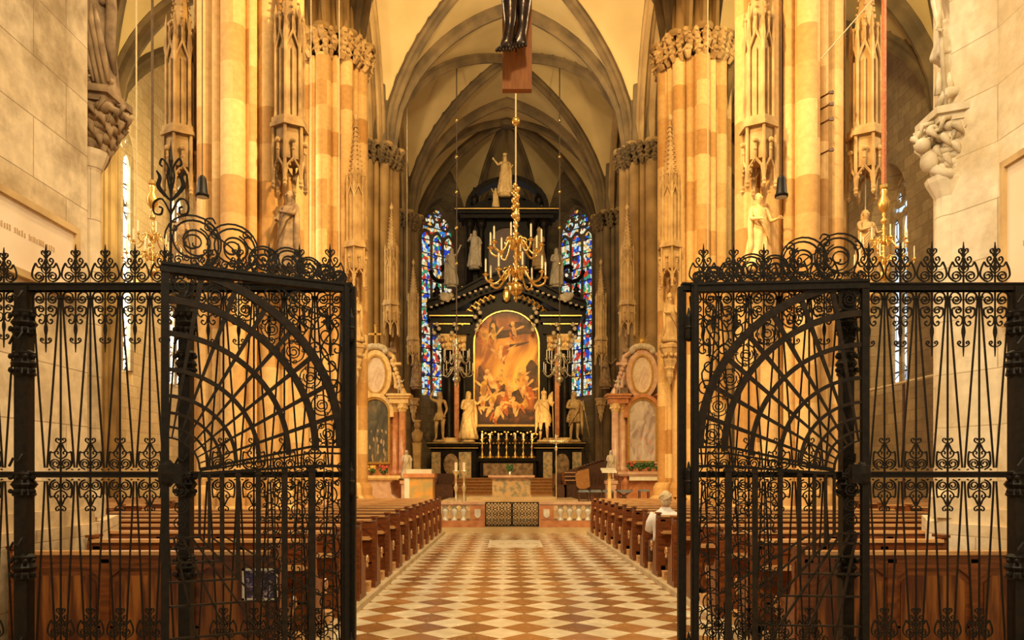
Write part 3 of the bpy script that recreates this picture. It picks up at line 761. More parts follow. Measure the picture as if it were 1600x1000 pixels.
def figure(name, label, cat, loc, h, rz=0, mat=None, kind='robed', armL=None, armR=None, crown=None, group=None, seed=0, extra=None, hips=0, base=True, long=True):
    mat = mat or M_STATUE
    t = thing(name, label, cat, loc, rz, group)
    z = .05*h if base else 0
    def L(nm, mb, m=mat, smooth=True, lab=None):
        mb.v = [(x, y, zz+z) for x, y, zz in mb.v]; return put(nm, mb, m, t, local=True, smooth=smooth, label=lab)
    L('body', body_mb(h, armL, armR, hips=hips))
    L('hair', hair_mb(h, long, None), mat)
    if crown: L('headdress', hair_mb(h, False, crown))
    if kind == 'robed': L('robe', robe_mb(h, seed=seed))
    elif kind == 'tunic': L('tunic', robe_mb(h, .36, .80, .10, .085, 11, seed, .75)); 
    elif kind == 'loin': L('loincloth', robe_mb(h, .40, .56, .07, .05, 7, seed, .75, False))
    if extra == 'spear': L('spear', MB().tube([(.20*h, -.12*h, .0), (.17*h, -.12*h, 1.02*h)], .010*h, 6).lathe(.17*h, -.12*h, [(.003*h, 1.0*h), (.022*h, 1.04*h), (.002*h, 1.12*h)], 6))
    if extra == 'bow': L('staff', MB().tube([(.30*h, -.10*h, .05*h), (.14*h, -.14*h, .80*h)], .012*h, 6))
    if extra == 'banner': L('banner', MB().tube([(.20*h, -.12*h, .0), (.18*h, -.12*h, .98*h)], .009*h, 6).prism([(.17*h, .98*h), (.10*h, .90*h), (.08*h, .78*h), (.19*h, .70*h)], -.13*h, -.12*h))
    if extra == 'child':
        mb = MB(); mb.ball((-.10*h, -.13*h, .66*h), .045*h, 10, 1, .9, 1.5); mb.ball((-.09*h, -.15*h, .755*h), .032*h, 10)
        for s in (-1, 1): mb.tube([(-.10*h+s*.03*h, -.15*h, .70*h), (-.09*h+s*.06*h, -.19*h, .68*h)], .012*h, 6); mb.tube([(-.11*h+s*.02*h, -.14*h, .62*h), (-.06*h+s*.02*h, -.19*h, .58*h), (-.06*h+s*.02*h, -.18*h, .52*h)], .015*h, 6)
        L('child', mb)
    if base:
        b = MB(); b.lathe(0, 0, [(.15*h, -.05*h), (.155*h, -.03*h), (.14*h, -.01*h), (.135*h, 0)], 8); L('plinth', b)
    return t
UP = ((-.19, -.03, .88), (-.10, -.03, 1.04)); PRAY = ((.13, -.07, .68), (.03, -.13, .70)); PRAYL = ((-.13, -.07, .68), (-.03, -.13, .70))
HOLD = ((.15, -.05, .65), (.18, -.13, .66)); OUT = ((.18, -.04, .74), (.27, -.09, .84)); OUTL = ((-.18, -.04, .74), (-.27, -.09, .84)); HIP = ((.19, .02, .66), (.10, -.05, .58))
HOLDL = ((-.15, -.05, .65), (-.09, -.15, .63))

# ---------------------------------------------------------------- baldachins, consoles and statues on the piers
def baldachin_parts(t):
    # local: z=0 at the lowest pendant tips, front towards -Y
    lo = MB(); w = .33
    hexp = [(w*cos(PI/3*i+PI/6), w*sin(PI/3*i+PI/6)) for i in range(6)]
    for i in range(6):
        x, y = hexp[i]; x2, y2 = hexp[(i+1) % 6]
        lo.lathe(x, y, [(.01, .0), (.05, .06), (.035, .1), (.05, .14), (.035, .2), (.035, 1.35)], 6)
        mx, my = (x+x2)/2, (y+y2)/2
        # ogee gablet between the pendants
        for (u, v) in (((x, y), 1), ((x2, y2), 1)):
            lo.tube([(u[0], u[1], .12), (u[0]*.75+mx*.27, u[1]*.75+my*.27, .45), (mx*1.04, my*1.04, .62), (mx*1.10, my*1.10, .92)], .03, 5)
        lo.ball((mx*1.14, my*1.14, .98), .06, 6); lo.ball((mx*1.1, my*1.1, .80), .04, 5)
        for kk in (.25, .5, .75): lo.ball((x+(mx-x)*kk*1.1, y+(my-y)*kk*1.1, .3+.35*kk), .035, 5)
    lo.prism([(a*.9, b*.9) for a, b in hexp], .62, 1.30, 'xy')
    put('canopy', lo, M_CARVE, t, local=True)
    sl = MB(); sl.prism([(a*1.22, b*1.22) for a, b in hexp], 1.28, 1.36, 'xy'); sl.prism([(a*1.12, b*1.12) for a, b in hexp], 1.36, 1.48, 'xy'); put('cornice', sl, M_CARVE, t, local=True)
    sh = MB(); sh.prism([(a*.72, b*.72) for a, b in hexp], 1.45, 3.3, 'xy')
    for a, b in hexp:
        sh.lathe(a*.86, b*.86, [(.05, 1.48), (.035, 1.6), (.035, 3.0), (.06, 3.12), (.045, 3.3), (.03, 3.5), (.05, 3.55), (.003, 3.85)], 6)
    for i in range(6):
        a, b = hexp[i]; c, d = hexp[(i+1) % 6]; m = ((a+c)/2*.86, (b+d)/2*.86)
        sh.lathe(m[0], m[1], [(.022, 1.48), (.022, 2.9)], 5)
        sh.tube([(a*.86, b*.86, 2.9), (m[0]*1.05, m[1]*1.05, 3.25), (m[0]*1.08, m[1]*1.08, 3.55)], .028, 5); sh.tube([(c*.86, d*.86, 2.9), (m[0]*1.05, m[1]*1.05, 3.25)], .028, 5)
        sh.ball((m[0]*1.1, m[1]*1.1, 3.58), .05, 5)
    put('tabernacle', sh, M_CARVE, t, local=True)
    sp = MB(); sp.lathe(0, 0, [(.24, 3.3), (.20, 3.6), (.02, 5.3), (.07, 5.36), (.09, 5.45), (.03, 5.55), (.004, 5.65)], 6)
    for i in range(6):
        a = PI/3*i
        for q in range(11):
            k = q/11; r = .20*(1-k)+.02*k+.02; sp.ball((r*cos(a), r*sin(a), 3.62+1.65*k), .035, 5, 1, 1, .7)
    put('spire', sp, M_CARVE, t, local=True)
def console_parts(t, zc):
    mb = MB(); mb.lathe(0, 0, [(.03, zc-1.25), (.12, zc-1.0), (.10, zc-.85), (.22, zc-.5), (.20, zc-.4), (.33, zc-.12), (.36, zc-.1), (.36, zc)], 6, rot=PI/6)
    for i in range(8): a = PI/4*i; mb.ball((.22*cos(a), .22*sin(a), zc-.33), .07, 5); mb.ball((.12*cos(a), .12*sin(a), zc-.72), .05, 5)
    put('console', mb, M_CARVE, t, local=True)
BZ = 7.5
proto = None
bspots = []
for k, (d, sc_) in enumerate(((16.6, 1), (24.7, 1), (32.6, 1), (40.7, 1))):
    for s in (-1, 1):
        cx = ax(d)+s*(W+.52); lat = 'left' if s < 0 else 'right'
        bspots.append((cx-s*(1.02+(.16 if s < 0 and k == 0 else 0)), d-.98, s, k))
bspots += [(7.62, 16.0, 2, 0), (-6.95, 16.0, -2, 0)]
names = ['nearest', 'second', 'third', 'farthest']
for x, y, s, k in bspots:
    side = 'left' if s < 0 else 'right'
    if abs(s) == 2: lab = 'gothic stone canopy with crocketed spire on the outer side of the nearest %s pier' % side
    else: lab = 'gothic stone canopy with crocketed spire on the inner corner of the %s %s pier' % (names[k], side)
    if proto is None:
        t = thing('baldachin', lab, 'canopy', (x, y, BZ), group='statue canopies on the choir piers'); baldachin_parts(t); console_parts(t, -1.75); proto = t
    else: t = dup(proto, None, (x, y, BZ), label=lab)
    for c in t.children:
        if s < 0 and k == 0: c.material_slots[0].link = 'OBJECT'; c.material_slots[0].material = M_CARVED2
        else: c.material_slots[0].link = 'DATA'
SZ = BZ-1.75
figure('madonna_statue', 'dark weathered robed statue under the canopy of the nearest left pier', 'statue', (bspots[0][0], bspots[0][1], SZ), 1.7, -.5, M_CARVED, 'robed', HOLDL, PRAY, None, seed=3)
figure('bishop_statue', 'pale bearded robed statue under the canopy of the nearest right pier', 'statue', (bspots[1][0], bspots[1][1], SZ), 1.65, .35, M_STATUEG, 'robed', HOLDL, HOLD, None, seed=4)
figure('saint_statue', 'robed stone statue under the canopy of the second left pier', 'statue', (bspots[2][0], bspots[2][1], SZ), 1.45, -.3, M_CARVE, 'robed', PRAYL, PRAY, None, seed=5)
figure('saint_statue', 'robed stone statue under the canopy of the second right pier', 'statue', (bspots[3][0], bspots[3][1], SZ), 1.45, .3, M_CARVE, 'robed', HOLDL, HOLD, 'mitre', seed=6)
figure('saint_statue', 'dusky statue under the canopy of the third left pier', 'statue', (bspots[4][0], bspots[4][1], SZ), 1.45, -.3, M_CARVED, 'robed', PRAYL, HOLD, None, seed=7)
figure('saint_statue', 'dusky statue under the canopy of the third right pier', 'statue', (bspots[5][0], bspots[5][1], SZ), 1.45, .3, M_CARVED, 'robed', PRAYL, HOLD, None, seed=8)
figure('saint_statue', 'pale stone statue on the outer side of the nearest right pier', 'statue', (bspots[8][0], bspots[8][1], SZ), 1.45, .2, M_CARVE, 'robed', PRAYL, HOLD, None, seed=9)
figure('saint_statue', 'stone statue on the outer side of the nearest left pier', 'statue', (bspots[9][0], bspots[9][1], SZ), 1.45, -.2, M_CARVED, 'robed', PRAYL, HOLD, None, seed=10)
# lower figures on the back of the third piers, over the side altars' outer shoulder
figure('wall_statue', 'weathered statue on the dark stonework left of the apse windows', 'statue', (PX(652, 40.0), 39.5, 6.2), 1.7, -.3, M_CARVED, 'robed', PRAYL, HOLD, seed=11)
figure('wall_statue', 'weathered statue on the dark stonework right of the apse windows', 'statue', (PX(944, 40.0), 39.5, 6.2), 1.7, .3, M_CARVED, 'robed', HOLDL, OUT, seed=12)

# big corbel statues beside the near piers ----------------------------------
def corbel_group(s):
    if s < 0: x, y, z, m = -4.22, 7.62, 0, M_CARVED; lab = 'dusty dark saint figure in hanging drapery on a leafy corbel beside the left pier'
    else: x, y, z, m = 4.42, 7.45, 0, M_STATUE; lab = 'cream stone figure with bare legs on a carved corbel beside the right pier'
    zt = PZ(150 if s < 0 else 180, y)     # platform the figure stands on
    t = thing('corbel_statue', lab, 'statue', (x, y, zt))
    def L(nm, mb, smooth=True): return put(nm, mb, m, t, local=True, smooth=smooth)
    h = 1.55
    if s < 0:
        L('body', body_mb(h, HOLDL, OUT)); L('robe', robe_mb(h, -.06, .80, .13, .09, 9, 3, .85)); L('hair', hair_mb(h, True))
        fd = MB(); rnd = random.Random(8)
        for q in range(9):
            x0 = -.20+.048*q; fd.tube([(x0*.7, -.17, 1.05-.03*q), (x0, -.22-.02*(q % 2), .62), (x0*1.1+.05, -.24, .30), (x0*1.0+.10, -.20, -.02+.03*(q % 3))], .026, 6, [.5, 1.1, 1.3, .8])
        for q in range(5): fd.tube([(-.20, -.16, .35-.06*q), (-.05, -.27, .22-.06*q), (.12, -.22, .30-.07*q)], .022, 6, [.5, 1.3, .5])
        L('mantle_folds', fd)
        tr = MB(); tr.tube([(.20, -.05, -.25), (.19, -.05, .2), (.23, -.05, .6), (.20, -.05, 1.1), (.26, -.05, 1.8)], .045, 8, [1, .9, .75, .8, .5])
        for q in range(8): tr.ball((.20+.05*sin(q*2.1), -.08, -.1+q*.2), .035, 6)
        L('tree_trunk', tr)
    else:
        L('body', body_mb(h, ((-.15, -.08, .62), (-.18, -.14, .50)), HIP, hips=.02)); L('loincloth', robe_mb(h, .36, .60, .08, .06, 7, 3, .75, False)); L('hair', hair_mb(h, True))
        st = MB(); st.tube([(-.18, -.18, -.05), (-.30, -.18, 1.7)], .022, 7); L('staff', st)
        dr = MB(); rnd = random.Random(2)
        for q in range(6): dr.tube([(.02+.03*q, -.06, .55), (.10+.02*q, -.13, .3-.02*q), (-.04+.05*q, -.12, .08)], .035, 7, [.7, 1.1, .6])
        dr.tube([(-.22, -.12, .02), (-.17, -.16, .14), (-.06, -.15, .16), (.05, -.13, .08)], .05, 7, [.8, 1.2, 1.1, .6])
        for q in range(2): dr.prism([(-.27+.10*q, .12), (-.24+.10*q, .34), (-.17+.10*q, .14)], -.17, -.13)
        L('beast_at_feet', dr)
    pl = MB(); P6 = [(-.27, -.18), (-.02, -.30), (.28, -.22), (.3, .25), (-.25, .25)]
    pl.prism([(a, b) for a, b in P6], -.07, 0, 'xy'); pl.prism([(a*.88, b*.88) for a, b in P6], -.14, -.07, 'xy'); L('platform', pl, False)
    cb = MB(); rnd = random.Random(4+s)
    for lv in range(6):
        zz = -.20-.085*lv; r = .26-.032*lv
        for q in range(9):
            a = 2*PI*q/9+lv*.35; cb.ball((r*cos(a), r*sin(a)*.8, zz+.03*rnd.random()), .05+.035*rnd.random(), 7, 1.3, 1, .8)
            cb.tube([(r*cos(a)*1.05, r*sin(a)*.85, zz+.03), (r*cos(a+.2)*1.45, r*sin(a+.2)*1.1, zz-.02), (r*cos(a+.35)*1.25, r*sin(a+.35), zz-.10)], .036, 6, [1, 1.1, .3])
            cb.tube([(r*cos(a)*1.0, r*sin(a)*.8, zz+.09), (r*cos(a-.15)*1.35, r*sin(a-.15)*1.05, zz+.07), (r*cos(a-.3)*1.3, r*sin(a-.3)*1.0, zz-.04)], .024, 5, [1, 1.2, .3])
    cb.lathe(0, 0, [(.07, -.78), (.10, -.7), (.2, -.4), (.24, -.14)], 14)
    if s > 0:   # a cherub leaning out on the left of the corbel
        cb.ball((-.34, -.06, -.33), .075, 10); cb.ball((-.27, -.05, -.48), .085, 10, 1, 1, 1.3); cb.tube([(-.24, -.08, -.42), (-.05, -.18, -.38), (.08, -.2, -.45)], .04, 7, [1, .9, .5]); cb.tube([(-.25, -.06, -.55), (-.12, -.16, -.66), (.02, -.15, -.62)], .05, 7, [1, 1, .5])
    L('corbel', cb)
    return t
corbel_group(-1); corbel_group(1)

# ---------------------------------------------------------------- pews
def pew_end_poly():
    p = [(-.05, .07), (-.05, .98), (-.03, 1.03), (.05, 1.04), (.10, 1.0), (.10, .86), (.085, .80)]
    p += crom([(.10, .72), (.14, .64), (.24, .60), (.33, .59), (.40, .54), (.41, .47), (.36, .44), (.33, .40), (.345, .30), (.36, .18), (.40, .07)], 3)
    return p
def make_pew(name, label, x_in, x_out, y, group, sgn, first=None):
    """x_in is the aisle end"""
    t = thing(name, label, 'pew', (x_in, y, 0), group=group)
    a, b = min(x_in, x_out), max(x_in, x_out)
    for xe in (x_in, x_out):
        e = MB(); x1 = xe+(.05 if xe == a else -.05); e.prism([(y+q, z) for q, z in pew_end_poly()], min(xe, x1), max(xe, x1), 'yz')
        # moulded edge, raised panel, carved volute
        o = -.012 if xe == a else .012
        xm = xe; e.prism([(y+q, z) for q, z in ((.0, .15), (.0, .93), (.05, .93), (.05, .75), (.09, .66), (.2, .54), (.27, .5), (.27, .15))], min(xm, xm+o), max(xm, xm+o), 'yz')
        e.lathe(0, 0, [(.001, -.001)]*2, 3) if False else None
        e.box(min(xe, x1)-.012, max(xe, x1)+.012, y-.065, y+.115, 1.03, 1.055)
        put('end_panel', e, M_PEW, t)
        v = MB(); v.tube([(xe+o*1.5, y+.36+r*cos(q), .50+r*1.5*sin(q)) for q, r in [(i*.55, .07-.004*i) for i in range(15)]], .012, 5); put('volute', v, M_PEWT, t)
    m = MB(); m.box(a+.05, b-.05, y-.02, y+.012, .40, 1.0)
    n = max(2, round((b-a)/.62)); wd = (b-a-.1)/n
    for i in range(n):   # framed panels on the back
        x0 = a+.05+i*wd; m.box(x0, x0+.07, y-.045, y-.02, .12, .95)
        m.prism([(x0+.07, .86), (x0+.07, .80), (x0+.12, .84), (x0+.17, .88), (x0+wd-.10, .88), (x0+wd-.05, .84), (x0+wd, .80), (x0+wd, .92), (x0+.07, .92)], y-.04, y-.02)
    m.box(a+.05, b-.05, y-.045, y-.02, .92, .98); m.box(a+.05, b-.05, y-.045, y-.02, .12, .24); m.box(a+.05, b-.05, y-.02, y-.0, .12, .42)
    put('backrest', m, M_PEW, t)
    if y < 6.5:
        for i in range(n):
            x0 = a+.05+i*wd; put('panel', MB().prism([(x0+.11, .26), (x0+wd-.04, .26), (x0+wd-.04, .76), (x0+wd-.10, .82), (x0+.17, .82), (x0+.11, .76)], y-.036, y-.022), M_PANEL, t)
        put('base_moulding', MB().box(a+.05, b-.05, y-.075, y-.045, .10, .17), M_PEWT, t)
    put('top_rail', MB().box(a+.05, b-.05, y-.07, y+.03, .985, 1.015), M_PEWT, t)
    if y > 6.5: put('book_shelf', MB().box(a+.05, b-.05, y-.20, y-.045, .74, .76).box(a+.05, b-.05, y-.205, y-.19, .74, .79), M_PEWT, t)
    put('seat', MB().box(a+.05, b-.05, y+.01, y+.40, .43, .46), M_PEW, t)
    k = MB(); k.box(a+.02, b-.02, y-.42, y-.24, .17, .20)
    for xe in (a+.02, b-.08): k.box(xe, xe+.06, y-.40, y-.26, .07, .17)
    put('kneeler', k, M_PEWT, t)
    return t
for s in (-1, 1):
    side = 'left' if s < 0 else 'right'
    xin = (LX-.06) if s < 0 else (RX+.06)
    for k in range(14):
        d = 20.4-1.11*k
        if d > 14.8: xo = ax(d)+s*4.35
        elif d > 9.0: xo = s*6.9+.2
        else: xo = {8: 0}.get(0, 0) or ((-4.42 if d > 7.6 else -3.93) if s < 0 else (4.62 if d > 8.0 else 4.36))
        if d > 7.6 and d < 9.0: xo = -4.5 if s < 0 else 4.75
        if d < 7.6: xo = -3.93 if s < 0 else (4.12 if d > 6.9 else 4.36)
        place = 'nearest the balustrade' if k == 0 else ('right behind the iron fence' if k == 13 else '%s back from the balustrade' % ORD[k])
        make_pew('church_pew', 'reddish-brown wooden pew %s of the aisle, %s' % (side, place), xin, xo, d, 'pews %s of the central aisle' % side, s)
    xi, xo = (-7.6, -11.6) if s < 0 else (7.9, 13.2)
    for k in range(11):
        d = 21.5-1.11*k
        make_pew('church_pew', 'wooden pew in the %s side aisle, %s from the altar end' % (side, ORD[k]), xi, xo, d, 'pews in the %s side aisle' % side, s)

# person in the pew
t = thing('person', 'fair-haired person in a white shirt sitting in the right pews, seen from behind', 'person', (PX(1041, 11.9), 11.95, .455))
# seated body, facing +Y; built as one skin
V = [(0, 0, .10), (0, -.02, .25), (0, -.01, .42), (0, .0, .56), (0, .01, .64), (0, .02, .72), (0, .03, .80), (0, .02, .87)]
Rr = [(.17, .12), (.15, .11), (.19, .12), (.15, .09), .055, (.072, .082), (.082, .098), (.055, .065)]
E = [(i, i+1) for i in range(7)]
def ch(base, pts, rad):
    prev = base
    for p, r in zip(pts, rad): V.append(p); Rr.append(r); E.append((prev, len(V)-1)); prev = len(V)-1
    return prev
for s in (-1, 1):
    e = ch(3, [(s*.18, 0, .55), (s*.22, .04, .42), (s*.23, .12, .30), (s*.18, .25, .25), (s*.11, .34, .25)], [.07, .055, .046, .038, .026])
    e = ch(e, [(s*.08, .39, .24)], [(.032, .02)])
    for q in range(4): ch(e, [(s*(.06+.018*q), .43, .24), (s*(.055+.018*q), .46, .225)], [.009, .008])
    ch(e, [(s*.045, .38, .25), (s*.03, .41, .25)], [.010, .008])
    ch(0, [(s*.10, .12, .09), (s*.11, .30, .08), (s*.12, .46, .06), (s*.12, .48, -.15), (s*.12, .46, -.34), (s*.12, .56, -.39)], [.09, .08, .065, .055, .04, (.04, .03)])
me = skin_mesh('body', V, E, Rr, M_SKIN, sub=2); o = bpy.data.objects.new('body', me); COL.objects.link(o); o.parent = t
sh = MB(); sh.lathe(0, 0, [(.20, .06), (.19, .2), (.195, .32), (.225, .44), (.235, .51), (.19, .57), (.10, .625), (.075, .66)], 28, 1.04, .66, lambda a, z: 1+.02*sin(a*9+z*20))
for s in (-1, 1): sh.tube([(s*.17, 0, .56), (s*.235, .03, .42), (s*.245, .11, .29)], .075, 10, [1, .95, .85])
put('shirt', sh, M_SHIRT, t, local=True, smooth=True)
tr = MB(); tr.lathe(0, 0, [(.19, .0), (.20, .05), (.19, .14)], 20, 1, .75)
for s in (-1, 1): tr.tube([(s*.10, .08, .09), (s*.115, .46, .07), (s*.12, .49, -.34)], .095, 10, [1, .85, .7])
put('trousers', tr, M_DARKW, t, local=True, smooth=True)
ha = MB(); ha.ball((0, .005, .815), .105, 16, .93, 1.08, 1.1); ha.lathe(0, -.02, [(.085, .80), (.080, .72), (.06, .69)], 14, 1, .9)
for q in range(26): a = q*2.4; ha.ball((.088*cos(a), .005+.10*sin(a), .78+.09*(q % 7)/7), .022, 5)
put('hair', ha, M_HAIR, t, local=True, smooth=True)

# white framed picture hanging on the pew back behind the left gate
d = 5.86; x0, x1, z0, z1 = PX(379, d), PX(434, d), PZ(938, d), PZ(888, d)
t = thing('framed_poster', 'small white-framed blue picture hanging on the rearmost left pew', 'poster', ((x0+x1)/2, d, z0))
f = MB()
for a, b, c, e in ((x0, x1, z1-.018, z1), (x0, x1, z0, z0+.018), (x0, x0+.018, z0, z1), (x1-.018, x1, z0, z1)): f.box(a, b, d-.012, d, c, e)
put('frame', f, M_WHITEP, t); put('print', MB().box(x0+.012, x1-.012, d-.006, d, z0+.012, z1-.012), M_POSTER, t)
# ---------------------------------------------------------------- wrought iron screen
K = .000766; PER = .2007; ZR = 2.86; ZM = 1.615; FD = 5.0
def both(mb, pts, r=.0042, dep=.005):
    mb.flat(pts, r, dep); mb.flat([(-a, b) for a, b in pts], r, dep)
def S(P, k=K): return [(a*k, b*k) for a, b in P]
def crest_unit(mb, k=K):
    mb.flat([(0, -.005), (0, 250*k)], .0045, .0045)
    mb.flat([(0, 235*k), (0, 262*k), (0, 290*k), (0, 318*k), (0, 350*k)], [.004, .0095, .007, .0035, .0008], .004)
    mb.flat([(0, 120*k), (0, 150*k), (0, 185*k)], [.004, .010, .004], .005)
    both(mb, [(a*k, b*k) for a, b in spiral(62, 62, 10, 46, PI*2.2, PI*5.5, 22)]+S(crom([(85, 22), (122, 62), (118, 120), (92, 182)], 4)))
    both(mb, S(crom([(92, 182), (70, 145), (40, 150), (14, 190), (8, 215)], 4)))
    both(mb, S(crom([(0, 105), (30, 150), (52, 172), (66, 200), (52, 224), (34, 214), (36, 196), (48, 198)], 4)), .0036)
    both(mb, S(crom([(0, 85), (28, 105), (40, 130), (24, 146), (10, 132), (18, 118)], 4)), .0036)
    both(mb, S(crom([(0, 215), (20, 250), (36, 262), (38, 284), (22, 292), (14, 280), (22, 270)], 4)), .0034)
    mb.box(-.035, .035, -.004, .004, 62*k-.004, 62*k+.004)
def hang_unit(mb, k=K):
    mb.flat([(0, .0), (0, -290*k)], .0042, .0045)
    mb.flat([(0, -280*k), (0, -320*k), (0, -350*k), (0, -400*k), (0, -450*k), (0, -550*k)], [.004, .011, .012, .0045, .0055, .0008], .005)
    both(mb, [(a*k, b*k) for a, b in spiral(60, -72, 10, 44, -PI*2.2, -PI*5.4, 20)][:-2]+S(crom([(30, -28), (62, -8), (100, -20), (118, -66)], 4)))
    both(mb, [(a*k, b*k) for a, b in spiral(46, -162, 8, 34, PI*1.0, -PI*1.9, 16)]+S(crom([(70, -135), (94, -150), (90, -200), (62, -228)], 4)))
    both(mb, S(crom([(62, -228), (40, -205), (10, -225), (14, -270), (40, -292), (60, -272), (50, -252), (38, -262)], 4)), .0036)
    both(mb, S(crom([(0, -468), (28, -462), (48, -440), (38, -420), (24, -430), (32, -444)], 4)), .0034)
    mb.box(-.09, .09, -.0035, .0035, -72*k-.003, -72*k+.003)
def mid_unit(mb, sg=1):
    q = 1/3.126*.004255
    def T(P): return [(a*q, sg*b*q) for a, b in P]
    mb.flat(T([(0, 0), (0, 170)]), .0042, .0045)
    mb.flat(T([(0, 95), (0, 115), (0, 135)]), [.004, .008, .004], .005)
    for s in (-1, 1):
        def U(P): return [(s*a, b) for a, b in T(P)]
        mb.flat(U([(26+r*cos(a), 38+r*sin(a)) for r, a in [(7+20*i/20, PI*3.1-PI*3.6*i/20) for i in range(21)]]), .0038, .005)
        mb.flat(U(crom([(26, 10), (52, 30), (54, 70), (50, 98)], 4)), .0040, .005)
        mb.flat(U(crom([(50, 98), (36, 92), (20, 105), (8, 130), (0, 138)], 4)), .0038, .005)
        mb.flat(U(crom([(0, 62), (18, 70), (30, 86), (24, 100), (12, 94), (16, 84)], 4)), .0034, .005)
        mb.flat(U(crom([(0, 138), (12, 140), (24, 150), (20, 162), (10, 160), (12, 152)], 4)), .0032, .005)
        mb.flat(U([(26*2.95-26+r*cos(a), 38+r*sin(a)) for r, a in [(7+18*i/16, PI*.1+PI*3.2*i/16) for i in range(17)]]) if False else U([(52, 12), (60, 8)]), .0036, .005)
_m = MB(); crest_unit(_m); ME_CREST = _m.mesh('crest_scroll', M_IRON)
_m = MB(); hang_unit(_m); ME_HANG = _m.mesh('hanging_scroll', M_IRON)
_m = MB(); mid_unit(_m, 1); ME_MIDU = _m.mesh('upright_scroll', M_IRON)
_m = MB(); mid_unit(_m, -1); ME_MIDD = _m.mesh('pendant_scroll', M_IRON)
def inst(name, me, parent, loc, sc=1):
    o = bpy.data.objects.new(name, me); COL.objects.link(o); o.parent = parent; o.location = loc; o.scale = (sc, 1, sc); return o
def iron_post(x, w, t, thick):
    mb = MB(); mb.box(x-w/2, x+w/2, FD-w/2, FD+w/2, 0, ZR)
    put('post', mb, M_IRON, t)
    if thick:
        for zc in (.35, 1.0, 1.55, 2.35, 2.62):
            o = MB(); o.lathe(x, FD, [(w*.6, zc-.09), (w*.85, zc-.07), (w*.7, zc-.03), (w*.95, zc), (w*.7, zc+.03), (w*.85, zc+.07), (w*.6, zc+.09)], 10)
            for q in range(5):
                a = PI*(1.1+q*.2); o.ball((x+w*.95*cos(a), FD+w*.95*sin(a), zc+.045), .016, 6); o.ball((x+w*.95*cos(a), FD+w*.95*sin(a), zc-.045), .016, 6)
            o.tube([(x-.05, FD-w*.9, zc+.12), (x-.02, FD-w*1.0, zc+.17), (x+.02, FD-w*1.1, zc+.15), (x+.03, FD-w*.8, zc+.20)], .009, 5)
            put('post_ornament', o, M_IRON, t)
        o = MB(); o.prism([(FD-w*.7, 0), (FD+w*.7, 0), (FD+w*.5, .16), (FD-w*.5, .16)], x-w*.7, x+w*.7, 'yz')
        put('post_foot', o, M_IRON, t)
def fence(s):
    side = 'left' if s < 0 else 'right'
    xs = [PX(550, FD), PX(291, FD), PX(38, FD), -4.03] if s < 0 else [PX(1065, FD), PX(1322, FD), PX(1590, FD), 4.48]
    t = thing('iron_fence', 'tall black wrought-iron screen with scrolls running to the %s pier' % side, 'fence', (xs[1], FD, 0))
    iron_post(xs[0], .050, t, False); iron_post(xs[1], .075, t, True); iron_post(xs[2], .085, t, True)
    lo, hi = min(xs), max(xs)
    for nm, z, h in (('top_rail', ZR, .052), ('middle_rail', ZM, .040), ('bottom_rail', .14, .04)):
        mb = MB(); mb.box(lo, hi, FD-.028, FD+.028, z-h/2, z+h/2); mb.box(lo, hi, FD-.036, FD+.036, z+h/2-.012, z+h/2-.002); mb.box(lo, hi, FD-.034, FD+.034, z-h/2, z-h/2+.01)
        put(nm, mb, M_IRON, t)
    base = Vector(t.location)
    for a, b in ((xs[0], xs[1]), (xs[1], xs[2]), (xs[2], xs[3])):
        a, b = min(a, b)+.045, max(a, b)-.045; n = max(1, round((b-a)/PER)); p = (b-a)/n
        bars = []
        for i in range(n):
            c = a+(i+.5)*p; k = p/PER*.985
            inst('crest_scroll', ME_CREST, t, (c-base.x, 0, ZR+.026), k)
            inst('hanging_scroll', ME_HANG, t, (c-base.x, 0, ZR-.026), k)
            # bars: from the node between units at the top to the unit axis at the middle rail, mirrored below
            for nx in (a+i*p, a+(i+1)*p):
                e = .010 if nx == a+i*p else -.010
                bars.append([(nx+e, ZR-.06), (c-e*.8, ZM+.045)])
                bars.append([(c-e*.8, ZM-.045), (nx+e*2, .16)])
        for i in range(n+1):
            nx = a+i*p
            if 0 < i < n:
                bars.append([(nx, ZR-.03), (nx, ZM+.02)]); bars.append([(nx, ZM-.02), (nx, .16)])
                inst('upright_scroll', ME_MIDU, t, (nx-base.x, 0, ZM+.02), 1); inst('pendant_scroll', ME_MIDD, t, (nx-base.x, 0, ZM-.02), 1)
                inst('lower_scroll', ME_CREST, t, (nx-base.x, 0, .52), .92)
                inst('lower_scroll', ME_HANG, t, (nx-base.x, 0, .48), .72)
        for bpts in bars:
            m = MB(); m.flat(bpts, .0048, .0048, FD); put('bar', m, M_IRON, t)
        lr = MB(); lr.box(a, b, FD-.008, FD+.008, .49, .51); put('lower_rail', lr, M_IRON, t)
        cl = MB()
        for i in range(1, n): cl.box(a+i*p-.022, a+i*p+.022, FD-.012, FD+.012, ZR-.075, ZR-.06); cl.box(a+i*p-.020, a+i*p+.020, FD-.012, FD+.012, ZM+.04, ZM+.05)
        put('collar', cl, M_IRON, t)
    return xs
XL = fence(-1); XR = fence(1)

